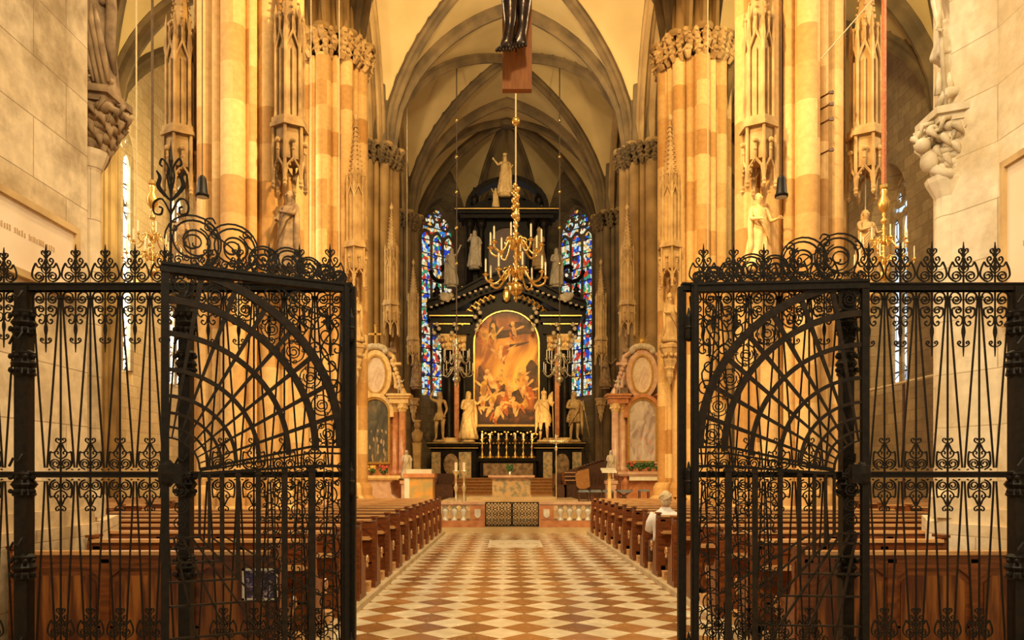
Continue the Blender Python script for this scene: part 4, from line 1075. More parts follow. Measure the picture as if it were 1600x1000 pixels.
# ---------------------------------------------------------------- perspective gates
GW = 1.08; GT = 2.86; VZ = 1.61
def gate(s, hinge, yaw, tilt_label):
    """local x runs from the hinge (0) to the free stile (GW); mirrored for the left leaf"""
    side = 'left' if s < 0 else 'right'
    t = thing('iron_gate', tilt_label, 'gate', hinge, yaw)
    mx = (lambda P: [(s*a, b) for a, b in P])
    def addp(nm, segs, mat=M_IRONG):
        m = MB()
        for P, r, dep in segs: m.flat(mx(P), r, dep)
        return put(nm, m, mat, t, local=True)
    fr = MB()
    def bx(m, a, b, y, z0, z1): m.box(min(s*a, s*b), max(s*a, s*b), -y, y, z0, z1)
    for nm, a, b, y, z0, z1 in (('hinge_stile', -.02, .028, .026, .06, GT), ('free_stile', GW-.022, GW+.022, .024, .06, GT), ('top_rail', -.02, GW+.022, .028, GT-.05, GT+.01), ('bottom_rail', 0, GW, .02, .08, .12)):
        m = MB(); bx(m, a, b, y, z0, z1)
        if nm == 'top_rail': bx(m, a, b, .036, GT-.008, GT+.006)
        if nm == 'hinge_stile': bx(m, a+.012, b-.012, .036, .06, GT)
        put(nm, m, M_IRON, t, local=True)
    cx = GW
    def A(r, ph): return (cx-r*cos(ph), VZ+.18*r+r*sin(ph))
    radii = [(1.045, .026), (.885, .021), (.714, .015), (.533, .012), (.40, .010), (.315, .008), (.244, .0065), (.19, .005)]
    for r, th in radii:
        addp('vault_arch', [([A(r, PI/2*i/26) for i in range(27)], th, .012)])
    for q in range(1, 8):
        ph = PI/2*q/8; rr = [(1.045, .017), (.885, .014), (.714, .011), (.533, .009), (.40, .007), (.315, .006), (.19, .004)]
        addp('vault_rib', [([A(r, ph) for r, _ in rr], [x for _, x in rr], .008)])
    # entablature lines running to the vanishing point
    ent = []
    for kk, th in ((.215, .008), (.166, .006), (.07, .009)):
        ent.append(([(0.02, VZ+kk*.86), (cx-.86, VZ+kk*.86), (cx-.19, VZ+kk*.19-.005)], th, .014))
    addp('entablature', ent, M_IRON)
    # receding columns
    for r, th in ((.86, .021), (.69, .017), (.53, .014), (.41, .012), (.315, .010), (.244, .008), (.19, .007)):
        foot = max(.10, VZ-(.147+1.2*r)) if r < .60 else .10
        zt = VZ+.07*r
        addp('column', [([(cx-r, foot), (cx-r, zt)], th, .012), ([(cx-r-th*1.5, zt-.03), (cx-r+th*1.5, zt-.03)], .006, .016)])
    fl = []
    def FT(r): return VZ-(.147+1.2*r)
    for r in (.19, .244, .315, .41, .53, .69, .86): fl.append(([(cx-r, max(.12, FT(r))), (cx-.02, max(.12, FT(r)))], .006, .010))
    for kk in (1.0, .77, .5, .25):
        P = [(cx-r*kk, FT(r)) for r in (.19, .244, .315, .41, .53, .69, .86, 1.05) if FT(r) > .1 and r*kk < 1.04]
        fl.append((P, .006, .010))
    for kk in (1.35, 1.75): fl.append(([(cx-.19*kk, FT(.19)), (cx-.53*kk, FT(.53))], .0055, .010))
    addp('floor_grid', fl, M_IRONG)
    # ring scrolls between the two outer arches
    sc = []
    for q in range(8):
        ph = PI/2*(q+.5)/8; c = A(.965, ph); R0 = .066
        sc.append(([(c[0]+R0*cos(a), c[1]+R0*sin(a)) for a in [2*PI*i/18 for i in range(19)]], .0036, .005))
        sc.append((spiral(c[0], c[1], .012, .046, ph, ph+PI*4, 22), .0036, .005))
        for dd in (.7, 2.3, 3.9, 5.5): sc.append((spiral(c[0]+.062*cos(ph+dd), c[1]+.062*sin(ph+dd), .004, .017, ph+dd, ph+dd+PI*2.5, 8), .003, .004))
    addp('arch_scrolls', sc, M_IRON)
    # spandrel scrolls in the corner above the arch
    sp = []
    def curl(x, z, r, a0, turns=2.4, sg=1): sp.append((spiral(x, z, r*.15, r, a0, a0+sg*PI*turns, int(10*turns)), .0044, .006))
    for x, z, r, a0, sg in ((.115, 2.70, .085, 0, 1), (.30, 2.72, .075, 2, -1), (.47, 2.74, .058, 1, 1), (.12, 2.52, .09, 3, -1), (.27, 2.56, .06, 1, 1), (.10, 2.33, .07, 0, 1), (.19, 2.43, .045, 2, -1), (.075, 2.18, .055, 3, -1), (.065, 2.06, .04, 1, 1), (.62, 2.775, .035, 0, 1), (.06, 1.96, .032, 2, -1), (.20, 2.64, .10, 4, 1), (.38, 2.65, .07, 4, 1), (.06, 2.60, .05, 2, 1), (.06, 2.43, .05, 1, -1), (.15, 2.26, .045, 5, 1)):
        curl(x, z, r, a0, 2.6, sg)
    sp.append((crom([(.03, 1.92), (.10, 2.10), (.05, 2.28), (.16, 2.42), (.08, 2.60), (.26, 2.68), (.42, 2.80)], 5), .005, .006))
    sp.append((crom([(.04, 2.78), (.18, 2.62), (.22, 2.50), (.12, 2.40), (.10, 2.22)], 5), .0045, .006))
    sp.append((crom([(.30, 2.80), (.36, 2.66), (.26, 2.55), (.30, 2.48)], 5), .0045, .006))
    for x, z in ((.12, 2.62), (.27, 2.64), (.10, 2.45)): sp.append(([(x, z-.07), (x, z-.03), (x, z+.02), (x, z+.08)], [.002, .011, .009, .001], .006))
    for x in (.74, .88, .99):
        curl(x, 2.80, .024, 0, 2.2); curl(x+.05, 2.775, .02, 2, 2.2, -1)
    addp('spandrel_scrolls', sp, M_IRON)
    # scroll fillings between the columns
    def fill(x0, x1, z0, z1, nm='panel_scrolls'):
        w = (x1-x0); r = w*.46; z = z0+r; q = 0; P = []
        while z < z1-r*.6:
            a0 = PI/2 if q % 2 else -PI/2; sg = 1 if q % 2 else -1
            c = (x0+w/2+(.06*w if q % 2 else -.06*w), z)
            P.append((spiral(c[0], c[1], r*.14, r, a0, a0+sg*PI*3.0, 26), .0038, .005))
            P.append((spiral(c[0]+r*.9, c[1]+r*.9, r*.08, r*.32, a0, a0-sg*PI*2.4, 10), .0032, .004))
            P.append((spiral(c[0]-r*.9, c[1]+r*.9, r*.08, r*.32, a0, a0+sg*PI*2.4, 10), .0032, .004))
            P.append((crom([(x0+.1*w, z-r*.9), (c[0], z-r*.35), (x1-.1*w, z-r*.9)], 4), .0034, .004))
            z += r*1.55; q += 1
        for dx in (.33, .67): P.append(([(x0+w*dx, z0), (x0+w*dx, z1)], .003, .004))
        addp(nm, P, M_IRON)
    fill(.03, cx-.885, .12, 1.74); fill(cx-.84, cx-.71, .12, 1.70); fill(cx-.67, cx-.55, .12, 1.67)
    fill(.03, cx-.90, 1.80, 1.95)
    # scrolls along the free stile and in the floor rows
    P = []
    for q in range(5): P.append((spiral(cx-.085, 1.62-.10*q, .008, .046, q, q+PI*4*(1 if q % 2 else -1), 20), .0034, .005))
    for row, z in enumerate((.50, .27)):
        for q in range(6 if row else 5):
            xx = cx-.07-q*.125
            P.append((spiral(xx, z, .010, .052, q*1.3, q*1.3+PI*3.6, 20), .0034, .005)); P.append((spiral(xx+.045, z+.055, .004, .020, 0, PI*2.4, 8), .003, .004)); P.append((spiral(xx-.045, z+.055, .004, .020, PI, -PI*1.4, 8), .003, .004))
    addp('floor_scrolls', P, M_IRON)
    # crest: big spirals shrinking towards the hinge
    cr = []
    def big(x, r, sg=1, a=-PI/2):
        z = GT+r*.98
        cr.append((spiral(x, z, r*.22, r, a+sg*PI*4.2, a, 46), .0048, .006))
        cr.append(([(x+r*cos(q), z+r*sin(q)) for q in [PI*(1.6)+sg*i*.28 for i in range(19)]], .0046, .005)); cr.append((spiral(x+sg*r*.05, z-r*.05, r*.06, r*.62, 0, sg*PI*3.4, 30), .0042, .005))
        for ph in (.6, 2.3, 3.6): cr.append((spiral(x+r*.80*cos(ph), z+r*.80*sin(ph), .005, r*.22, ph, ph+PI*2.4, 12), .0036, .005))
    for x, r, sg in ((.925, .158, -1), (.70, .148, -1), (.515, .092, 1), (.37, .098, -1), (.235, .076, 1), (.13, .060, -1), (.04, .045, 1)): big(x, r, sg)
    for q in range(12):
        xx = .04+q*.088; cr.append((spiral(xx, GT+.035, .005, .030, 0, PI*3, 12), .0036, .005)); cr.append((spiral(xx+.044, GT+.05, .004, .022, PI, -PI*2, 12), .0034, .005))
    cr.append((crom([(.62, GT+.02), (.70, GT+.14), (.82, GT+.22), (.86, GT+.29), (.82, GT+.31), (.80, GT+.28)], 5), .0042, .005))
    cr.append((crom([(.46, GT+.01), (.56, GT+.12), (.63, GT+.19), (.62, GT+.225), (.59, GT+.215)], 5), .0040, .005))
    addp('crest_scrolls', cr, M_IRON)
    if s < 0 and False: pass
    # hinges and lock
    h = MB()
    for z in (.45, 1.57, 2.58):
        h.lathe(-s*.035, 0, [(.012, z-.09), (.022, z-.07), (.022, z-.01), (.028, z), (.022, z+.01), (.022, z+.07), (.012, z+.09), (.004, z+.13)], 10)
    put('hinge', h, M_IRON, t, local=True)
    k = MB(); k.box(min(s*(GW-.09), s*(GW-.0)), max(s*(GW-.09), s*(GW-.0)), -.035, .035, 1.56, 1.68); k.lathe(s*(GW-.01), 0, [(.02, 1.54), (.045, 1.57), (.05, 1.62), (.045, 1.67), (.02, 1.70)], 8); put('lock', k, M_IRON, t, local=True)
    return t
hl = (PX(543, FD), FD-.06, 0); fl_ = (PX(267, 4.47), 4.47)
gate(-1, hl, math.atan2(-(fl_[1]-hl[1]), -(fl_[0]-hl[0])), 'left leaf of the black iron gate, swung towards the viewer, with fan-shaped perspective pattern')
hr = (PX(1081, FD), FD-.06, 0); fr_ = (PX(1338, 4.85), 4.85)
gate(1, hr, math.atan2(fr_[1]-hr[1], fr_[0]-hr[0]), 'right leaf of the black iron gate, folded nearly flat against the fence')
# lily-shaped finial standing on the left gate's free stile
t = thing('gate_finial', 'tall iron lily finial with curling leaves above the free edge of the left gate', 'finial', (fl_[0]+.0, fl_[1], GT))
m = MB(); x, y = fl_[0], fl_[1]; z = GT
m.tube([(x, y, z), (x, y, z+.50)], .007, 6)
for q in (-1, 1):
    m.flat([(x+q*u, v) for u, v in crom([(0, z+.30), (.05, z+.39), (.10, z+.37), (.10, z+.31), (.06, z+.30), (.05, z+.335), (.07, z+.345)], 4)], .0045, .005, y)
    m.flat([(x+q*u, v) for u, v in crom([(.0, z+.38), (.04, z+.42), (.075, z+.47), (.065, z+.52), (.085, z+.56)], 4)], [.004+.008*math.sin(PI*i/16) for i in range(17)], .004, y)
    m.flat([(x+q*u, v) for u, v in crom([(0, z+.42), (.02, z+.52), (.015, z+.58), (.05, z+.63), (.065, z+.60), (.05, z+.585)], 4)], .005, .004, y)
m.lathe(x, y, [(.004, z+.48), (.012, z+.52), (.007, z+.58), (.014, z+.62), (.006, z+.68), (.001, z+.74)], 8)
put('lily', m, M_IRON, t)
# ---------------------------------------------------------------- communion rail with its iron doors
RY = 21.55; RZ = .16; RT = PZ(784, 21.5)
def bal_profile(z0, h, r=.10):
    return [(r*.9, z0), (r*.9, z0+h*.08), (r*.6, z0+h*.14), (r*.45, z0+h*.24), (r*.55, z0+h*.34), (r*1.05, z0+h*.62), (r*1.0, z0+h*.74), (r*.5, z0+h*.86), (r*.85, z0+h*.92), (r*.85, z0+h)]
for s in (-1, 1):
    side = 'left' if s < 0 else 'right'
    xg = PX(758, RY) if s < 0 else PX(842, RY); xe = xg+s*4.6
    t = thing('communion_rail', 'red and white marble communion rail %s of the iron doors' % side, 'balustrade', ((xg+xe)/2, RY, RZ))
    a, b = min(xg, xe), max(xg, xe)
    put('plinth', MB().box(a, b, RY-.17, RY+.17, RZ, RZ+.13).box(a, b, RY-.14, RY+.14, RZ+.13, RZ+.18), M_REDM, t)
    put('coping', MB().box(a, b, RY-.17, RY+.17, RT-.07, RT).box(a, b, RY-.13, RY+.13, RT-.11, RT-.07), M_REDL, t)
    pz0, pz1 = RZ+.18, RT-.11
    m = MB(); m.box(min(xg, xg+s*.42), max(xg, xg+s*.42), RY-.14, RY+.14, pz0, pz1)
    m.box(min(xg+s*.04, xg+s*.38), max(xg+s*.04, xg+s*.38), RY-.16, RY-.14, pz0+.05, pz1-.05); put('end_post', m, M_REDM, t)
    xc = xg+s*.21; zc = (pz0+pz1)/2
    put('shield', MB().prism([(xc-.085, zc+.12), (xc+.085, zc+.12), (xc+.085, zc-.05), (xc+.05, zc-.11), (xc, zc-.13), (xc-.05, zc-.11), (xc-.085, zc-.05)], RY-.185, RY-.16), M_WHITEM, t)
    for k in range(15):
        x = xg+s*(.62+.262*k); 
        if k in (5, 11): put('middle_post', MB().cbox(x, RY, pz0, .22, .26, pz1-pz0).cbox(x, RY-.01, pz0+.06, .14, .28, pz1-pz0-.12), M_REDM, t); continue
        put('baluster', MB().lathe(x, RY, bal_profile(pz0, pz1-pz0), 12), M_WHITEM, t, smooth=True)
for s in (-1, 1):
    side = 'left' if s < 0 else 'right'
    xg = PX(758.5, RY) if s < 0 else PX(841.5, RY); xm = PX(800, RY)+s*.008
    a, b = min(xg, xm), max(xg, xm); z0, z1 = RZ+.03, RT-.02
    t = thing('sanctuary_gate', 'low black openwork iron door, %s leaf of the pair in the communion rail' % side, 'gate', ((a+b)/2, RY, z0))
    m = MB()
    for P in ([(a, z0), (a, z1)], [(b, z0), (b, z1)], [(a, z0), (b, z0)], [(a, z1), (b, z1)]): m.flat(P, .012, .014, RY)
    put('frame', m, M_IRON, t)
    nx, nz = 4, 4; dx, dz = (b-a)/nx, (z1-z0)/nz; m = MB()
    for i in range(nx):
        for j in range(nz):
            c, e = a+(i+.5)*dx, z0+(j+.5)*dz; r = min(dx, dz)*.48
            m.flat([(c+r*cos(q), e+r*sin(q)) for q in [2*PI*k/14 for k in range(15)]], .008, .008, RY)
            for q in range(4): an = q*PI/2+PI/4; m.flat([(c+r*1.35*cos(an), e+r*1.35*sin(an)), (c+r*.35*cos(an), e+r*.35*sin(an))], .009, .008, RY)
            m.flat([(c-r*.3, e), (c, e+r*.3), (c+r*.3, e), (c, e-r*.3), (c-r*.3, e)], .007, .008, RY)
    put('scrollwork', m, M_IRON, t)
# memorial slab in the aisle floor
y0, y1 = EYE*F/(855-745), EYE*F/(846-745)
t = thing('floor_slab', 'pale inscribed slab let into the checkered floor before the communion rail', 'slab', (PX(806, 18), (y0+y1)/2, .0))
xa, xb = PX(762, y0), PX(849, y0)
put('slab', MB().box(xa, xb, y0, y1+.3, 0, .006), M_SLAB, t)
m = MB()
for k in range(5):
    x = xa+.25+k*.2; m.box(x, x+.13, (y0+y1)/2-.05, (y0+y1)/2+.12, .006, .009)
m.prism([(xa+.05, y0+.45), (xa+.11, y0+.45), (xa+.2, y0+.1), (xa+.14, y0+.1)], .006, .009, 'xy'); m.prism([(xb-.05, y0+.45), (xb-.11, y0+.45), (xb-.2, y0+.1), (xb-.14, y0+.1)], .006, .009, 'xy')
put('worn_inscription', m, M_LETTER, t)

# ---------------------------------------------------------------- steps and people's altar
t = thing('altar_dais', 'low stone step under the altar table', 'step', (.15, 30, HP))
put('lower_step', MB().box(-2.5, 2.8, 28.9, 33.0, HP, HP+.10), M_STEP, t); put('upper_step', MB().box(-1.6, 1.9, 29.4, 32.0, HP+.1, HP+.2), M_STEP, t)
AZ = HP+.2; tx = PX(799, 30.3)
t = thing('altar_table', 'veined marble altar table with a pink top slab in the middle of the sanctuary', 'altar', (tx, 30.3, AZ))
put('block', MB().box(tx-.76, tx+.76, 29.9, 30.7, AZ+.05, AZ+.74).box(tx-.82, tx+.82, 29.86, 30.74, AZ, AZ+.06), M_GREENM, t)
put('top_slab', MB().box(tx-.92, tx+.92, 29.75, 30.85, AZ+.78, AZ+.86).box(tx-.84, tx+.84, 29.82, 30.78, AZ+.74, AZ+.78), M_REDL, t)
# small things on the table
t2 = thing('flower_vase', 'small green bouquet in a vase standing on the altar table', 'vase', (PX(797, 30.3), 30.3, AZ+.86))
put('vase', MB().lathe(0, 0, [(.04, 0), (.06, .05), (.05, .1), (.035, .14), (.05, .16)], 10), M_SILVER, t2, local=True)
m = MB(); rnd = random.Random(1)
for q in range(26): m.ball((rnd.uniform(-.14, .14), rnd.uniform(-.1, .1), .20+rnd.random()*.24), .045, 5)
put('leaves', m, M_GREEN, t2, local=True)
HS_ = PZ(747, 38.5)
st = thing('altar_steps', 'wide brown carpeted steps climbing to the high altar', 'steps', (0, 37, HP))
nst = 6
for k in range(nst):
    m = MB(); wd = 3.3-.16*k; y = 36.2+.38*k; z = HP+(HS_-HP)*(k+1)/nst
    put('step', MB().box(-wd, wd, y, 43.5, HP+(HS_-HP)*k/nst, z), M_CARPET if k else M_STEP, st)
    put('nosing', MB().box(-wd-.02, wd+.02, y-.03, y+.06, z-.035, z+.012), M_ORW, st)

# ---------------------------------------------------------------- high altar
AY = 43.2
def X_(px): return PX(px, AY)
def Z_(py): return PZ(py, AY)
BZ0 = Z_(692)
ha_ = thing('high_altar', 'towering black marble high altar with arched painting, columns and stepped gables', 'altar', (X_(790), AY, HP))
def hp(nm, mb, m, smooth=False, lab=None): return put(nm, mb, m, ha_, smooth=smooth, label=lab)
ZB = HP
m = MB()
for a, b in ((672, 748), (834, 910)):
    m.box(X_(a)+.12, X_(b)-.12, AY-.55, AY+1.2, ZB, BZ0-.35); m.box(X_(a), X_(b), AY-.7, AY+1.3, BZ0-.35, BZ0-.22); m.box(X_(a)-.1, X_(b)+.1, AY-.8, AY+1.3, BZ0-.22, BZ0); m.box(X_(a), X_(b), AY-.68, AY+1.2, ZB, ZB+.35)
m.box(X_(748)-.2, X_(834)+.2, AY-.2, AY+1.2, ZB, BZ0)
hp('pedestal', m, M_BLACKM)
for a, b in ((676, 690), (718, 737), (848, 862), (893, 907)):
    hp('pedestal_panel', MB().box(X_(a), X_(b), AY-.60, AY-.55, ZB+.7, BZ0-.55), M_GREENM)
for c in (706, 877):
    hp('relief_medallion', MB().prism([(X_(c)+.42*cos(q), (Z_(726))+.62*sin(q)) for q in [2*PI*k/16 for k in range(16)]], AY-.68, AY-.55), M_CARVED)
# mensa with predella
hp('mensa', MB().box(X_(752), X_(836), AY-2.0, AY-.2, HS_, Z_(722)).box(X_(748), X_(840), AY-2.1, AY-.2, Z_(722), Z_(717)), M_BLACKM)
hp('mensa_front', MB().box(X_(757), X_(831), AY-2.04, AY-2.0, HS_+.12, Z_(725)), M_CARVED)
m = MB(); m.box(X_(757), X_(831), AY-1.0, AY-.2, Z_(717), Z_(696)); m.box(X_(764), X_(824), AY-1.05, AY-.2, Z_(696), Z_(684)); hp('altar_shelf', m, M_BLACKM)
m = MB()
for k in range(18):
    x = X_(752)+(X_(836)-X_(752))*k/17; m.ball((x, AY-1.1, Z_(694)), .06, 5); m.ball((x+.08, AY-.7, Z_(678)+.08*cos(k*1.7)), .08, 6)
for s in (-1, 1):
    for k in range(3): cx = X_(794)+s*(.4+.5*k); hp('gilded_scroll', MB().tube([(cx+r*cos(q), AY-.95, Z_(682)+r*sin(q)) for q, r in [(i*.5, .03+.014*i) for i in range(13)]], .03, 5), M_GILT)
hp('gilded_beading', m, M_GILT)
# painting and frame
pl, pr_, pb, pt, spr = X_(742.5), X_(840.5), Z_(664), Z_(489), Z_(489)
cxp = (pl+pr_)/2; rw = (pr_-pl)/2; zs = pt-rw
def archp(w, zb, zsp, n=20, cx=cxp): return [(cx-w, zb), (cx+w, zb)]+[(cx+w*cos(PI*i/n), zsp+w*sin(PI*i/n)) for i in range(n+1)]
_p = MB().prism(archp(rw, pb, zs), AY-.36, AY-.30); _nf = len(_p.f); _mi = [0]*_nf
rnd = random.Random(12)
def blob(cx, cz, rx, rz, tilt, mi, wob=.18, n=14):
    ph = rnd.random()*6; b = len(_p.v)
    for i in range(n):
        a = 2*PI*i/n; q = 1+wob*sin(3*a+ph)+wob*.6*sin(5*a-ph); u, v = rx*q*cos(a), rz*q*sin(a)
        _p.v.append((cx+u*cos(tilt)-v*sin(tilt), AY-.361-.0004*len(_mi)/10, cz+u*sin(tilt)+v*cos(tilt)))
    _p.face(range(b, b+n)); _mi.append(mi)
pw_, ph_ = 2*rw, pt-pb
def U(u, v): return pl+pw_*u, pb+ph_*v
for u, v, a, b, t_, mi in ((.5, .80, .95, .22, .15, 1), (.30, .84, .30, .55, .2, 1), (.75, .86, .7, .30, -.3, 1), (.62, .70, .8, .10, .2, 1), (.90, .42, .30, 1.1, 0, 1), (.10, .40, .25, .7, 0, 1), (.50, .10, 1.5, .40, 0, 1), (.35, .32, .55, .35, .3, 1), (.68, .25, .45, .4, 0, 1)): x, z = U(u, v); blob(x, z, a, b, t_, mi)
for u, v in ((.12, .20), (.14, .33), (.27, .38), (.30, .24), (.47, .17), (.55, .30), (.62, .16), (.80, .20), (.78, .34), (.22, .12), (.42, .40), (.70, .42), (.16, .78), (.30, .80), (.62, .83), (.48, .64), (.40, .62), (.88, .28), (.36, .10)):
    x, z = U(u, v); h_ = .34+.22*rnd.random(); t_ = rnd.uniform(-.5, .5); mi = rnd.choice((2, 2, 3, 4))
    blob(x, z, h_*.36, h_, t_, mi); blob(x-sin(t_)*h_*1.15, z+cos(t_)*h_*1.15, .12, .14, 0, 2, .05); sg = rnd.choice((-1, 1))
    blob(x+sg*.34, z+h_*.5, .30, .065, sg*rnd.uniform(-.2, .9), 2); blob(x-sg*.16, z-h_*.9, .07, .30, sg*.4, rnd.choice((2, 3)))
_o = hp('altarpiece_painting', _p, M_PAINT, lab='arched painting glowing in gold and brown')
for m_ in (M_PDARK, M_PFLESH, M_PRED, M_POCHRE): _o.data.materials.append(m_)
_o.data.polygons.foreach_set('material_index', _mi)
def ring(wi, wo, zbi, zbo, zsp, y0, y1, n=20, cx=cxp):
    mb = MB(); I = [(cx-wi, zbi)]+[(cx-wi*cos(PI*i/n), zsp+wi*sin(PI*i/n)) for i in range(n+1)]+[(cx+wi, zbi)]
    O = [(cx-wo, zbo)]+[(cx-wo*cos(PI*i/n), zsp+wo*sin(PI*i/n)) for i in range(n+1)]+[(cx+wo, zbo)]
    for i in range(len(I)-(1 if zbi == zbo else 0)):
        j = (i+1) % len(I); mb.prism([I[i], I[j], O[j], O[i]], y0, y1)
    return mb
hp('gilt_frame', ring(rw, rw+.08, pb, pb-.12, zs, AY-.46, AY-.3), M_GILT)
hp('outer_frame', ring(rw+.08, rw+.50, pb-.12, pb-.12, zs, AY-.55, AY-.2), M_BLACKM)
hp('sill', MB().box(X_(736), X_(848), AY-.75, AY, pb-.40, pb-.16), M_BLACKM)
hp('back_panel', MB().box(X_(690), X_(890), AY-.15, AY+.6, BZ0-.3, Z_(500)), M_BLACKM)
# columns
for c in (702, 726, 858, 882):
    front = c in (702, 882); y = AY-.25 if front else AY-.05; r = .30 if front else .26
    x = X_(c)
    m = MB().lathe(x, y, [(r*1.5, BZ0), (r*1.5, BZ0+.15), (r*1.25, BZ0+.3), (r, BZ0+.45), (r*1.03, BZ0+2.4), (r*.86, Z_(549))], 16); hp('column', m, M_BLACKM, True)
    k = MB(); k.lathe(x, y, [(r*.9, Z_(549)), (r*1.15, Z_(545)), (r*1.1, Z_(538)), (r*1.6, Z_(530)), (r*1.65, Z_(528))], 12); k.cbox(x, y, Z_(528), r*3.1, r*3.1, .1)
    for q in range(10):
        a = 2*PI*q/10; k.ball((x+r*1.25*cos(a), y+r*1.25*sin(a), Z_(542)), .12, 6); k.ball((x+r*1.5*cos(a), y+r*1.5*sin(a), Z_(534)), .11, 6)
    hp('capital', k, M_STATUEG)
    hp('column_base', MB().cbox(x, y, BZ0, r*3.2, r*3.2, .12).lathe(x, y, [(r*1.55, BZ0+.12), (r*1.5, BZ0+.22), (r*1.2, BZ0+.3)], 14), M_STATUEG)
# added slender strips, red marble standing in for the columns' pale highlights
for c in (714, 870): hp('highlight_strip', MB().box(X_(c)-.13, X_(c)+.13, AY-.28, AY-.1, BZ0, Z_(545)), M_REDM)
# entablature and broken gable
m = MB()
for a, b in ((672, 742), (841, 908)):
    m.box(X_(a)+.25, X_(b)-.25, AY-.7, AY+.5, Z_(528)+.1, Z_(508)); m.box(X_(a)+.1, X_(b)-.1, AY-.8, AY+.5, Z_(508), Z_(500)); m.box(X_(a), X_(b), AY-.95, AY+.5, Z_(500), Z_(492))
m.box(X_(742)-.1, X_(841)+.1, AY-.25, AY+.5, Z_(500), Z_(445))
hp('entablature', m, M_BLACKM)
gb = MB()
for s in (-1, 1):
    P = [(s*4.5, Z_(492)), (s*4.4, Z_(486)), (s*2.9, Z_(474)), (s*1.4, Z_(452)), (s*.0, Z_(440))]
    for (x0, z0), (x1, z1) in zip(P, P[1:]):
        gb.prism([(cxp+x0, z0), (cxp+x1, z1), (cxp+x1, z1+.32), (cxp+x0, z0+.32)], AY-.95, AY+.4); gb.prism([(cxp+x0, z0-.5), (cxp+x1, z1-.5), (cxp+x1, z1), (cxp+x0, z0)], AY-.6, AY+.4)
        gb.prism([(cxp+x0, z0+.32), (cxp+x1, z1+.32), (cxp+x1, z1+.45), (cxp+x0, z0+.45)], AY-1.08, AY+.4)
hp('gable', gb, M_BLACKM)
dn = MB(); rnd = random.Random(9)
for s in (-1, 1):
    for k in range(13):
        x = s*(.5+.31*k); z = Z_(446)-(abs(x))*.36; dn.cbox(cxp+x, AY-1.0, z, .15, .10, .10)
hp('dentils', dn, M_STATUE)
gl = MB()
for s in (-1, 1):   # gilded leaf work around the arch
    for k in range(9):
        a = PI/2-s*(.28+k*.115); r = rw+.85; x, z = cxp+r*cos(a), zs+r*sin(a)
        gl.ball((x, AY-.62, z), .10, 7, 1, .5, 1); gl.tube([(x, AY-.66, z), (x+s*.20, AY-.7, z+.12), (x+s*.30, AY-.66, z-.05), (x+s*.18, AY-.66, z-.14)], .05, 5)
gl.ball((cxp, AY-.7, zs+rw+.85), .30, 10, .8, .5, 1.3); gl.ball((cxp, AY-.72, zs+rw+1.25), .17, 8)
hp('gilded_leafwork', gl, M_GILT)
for c in (685, 712, 868, 893, 748, 834):   # pale garlands hanging on the dark frieze
    ga = MB()
    for k in range(6): ga.ball((X_(c)+.16*sin(k*2.4), AY-.92, Z_(512)-.24*k+(.9 if c in (748, 834) else 0)), .12, 6)
    hp('garland', ga, M_STATUE)
for c in (698, 882):
    ga = MB(); ga.ball((X_(c), AY-1.0, Z_(470)), .26, 8, 1.5, .5, 1); ga.ball((X_(c)+.3, AY-1.0, Z_(468)), .18, 7); hp('cloud', ga, M_STATUE)
# upper storey
U0, U1 = Z_(447), Z_(345)
m = MB(); m.box(X_(727), X_(857), AY+.0, AY+.8, Z_(470), U1); m.box(X_(722), X_(862), AY-.35, AY+.9, U0-.35, U0-.1); hp('upper_storey', m, M_BLACKM)
for c in (734, 752, 832, 850):
    x = X_(c); hp('upper_column', MB().lathe(x, AY-.12, [(.27, U0-.1), (.27, U0+.1), (.19, U0+.2), (.17, U1-.6), (.2, U1-.5), (.3, U1-.3), (.3, U1)], 12), M_BLACKM, True)
m = MB()
for z, o, h in ((U1, .25, .22), (U1+.22, .45, .16), (U1+.38, .6, .14)): m.box(X_(727)-o, X_(857)+o, AY-.3-o*.8, AY+.9, z, z+h)
hp('upper_cornice', m, M_BLACKM)
m = MB()
for a, b in ((672, 742), (841, 908)): m.box(X_(a)+.05, X_(b)-.05, AY-.97, AY-.95, Z_(500)+.02, Z_(500)+.08); m.box(X_(a)+.25, X_(b)-.25, AY-.73, AY-.70, Z_(508)-.1, Z_(508)-.04)
for a, b in ((672, 748), (834, 910)): m.box(X_(a)-.1, X_(b)+.1, AY-.82, AY-.80, BZ0-.06, BZ0-.02); m.box(X_(a), X_(b), AY-.72, AY-.70, BZ0-.34, BZ0-.30)
m.box(X_(727)-.55, X_(857)+.55, AY-.80, AY-.77, U1+.40, U1+.45); m.box(X_(722), X_(862), AY-.37, AY-.35, U0-.16, U0-.11)
hp('gilt_highlight_trim', m, M_GILT)  # thin gold strips standing in for golden highlights on the black marble
hp('niche_frame', ring(1.05, 1.28, U0, U0, Z_(385), AY-.2, AY, cx=X_(792)), M_BLACKM); hp('niche', MB().prism(archp(1.05, U0, Z_(385), cx=X_(792)), AY-.06, AY-.01), M_DARKW)
tp = MB(); TZ = U1+.52
for s in (-1, 1):
    tp.sweep([(X_(792)+s*(2.25-.0*i)*cos(PI/2*i/8), AY-.1, TZ+1.75*sin(PI/2*i/8)) for i in range(9)], [(-.55, -.14), (.3, -.14), (.3, .14), (-.55, .14)])
    tp.prism([(X_(792)+s*2.3, TZ), (X_(792)+s*.9, TZ), (X_(792)+s*.8, TZ+.75), (X_(792)+s*1.6, TZ+.45)], AY-.3, AY+.5)
tp.box(X_(792)-.9, X_(792)+.9, AY-.5, AY+.6, TZ, TZ+.55); tp.box(X_(792)-1.05, X_(792)+1.05, AY-.6, AY+.6, TZ+.55, TZ+.68)
hp('crowning_gable', tp, M_BLACKM)
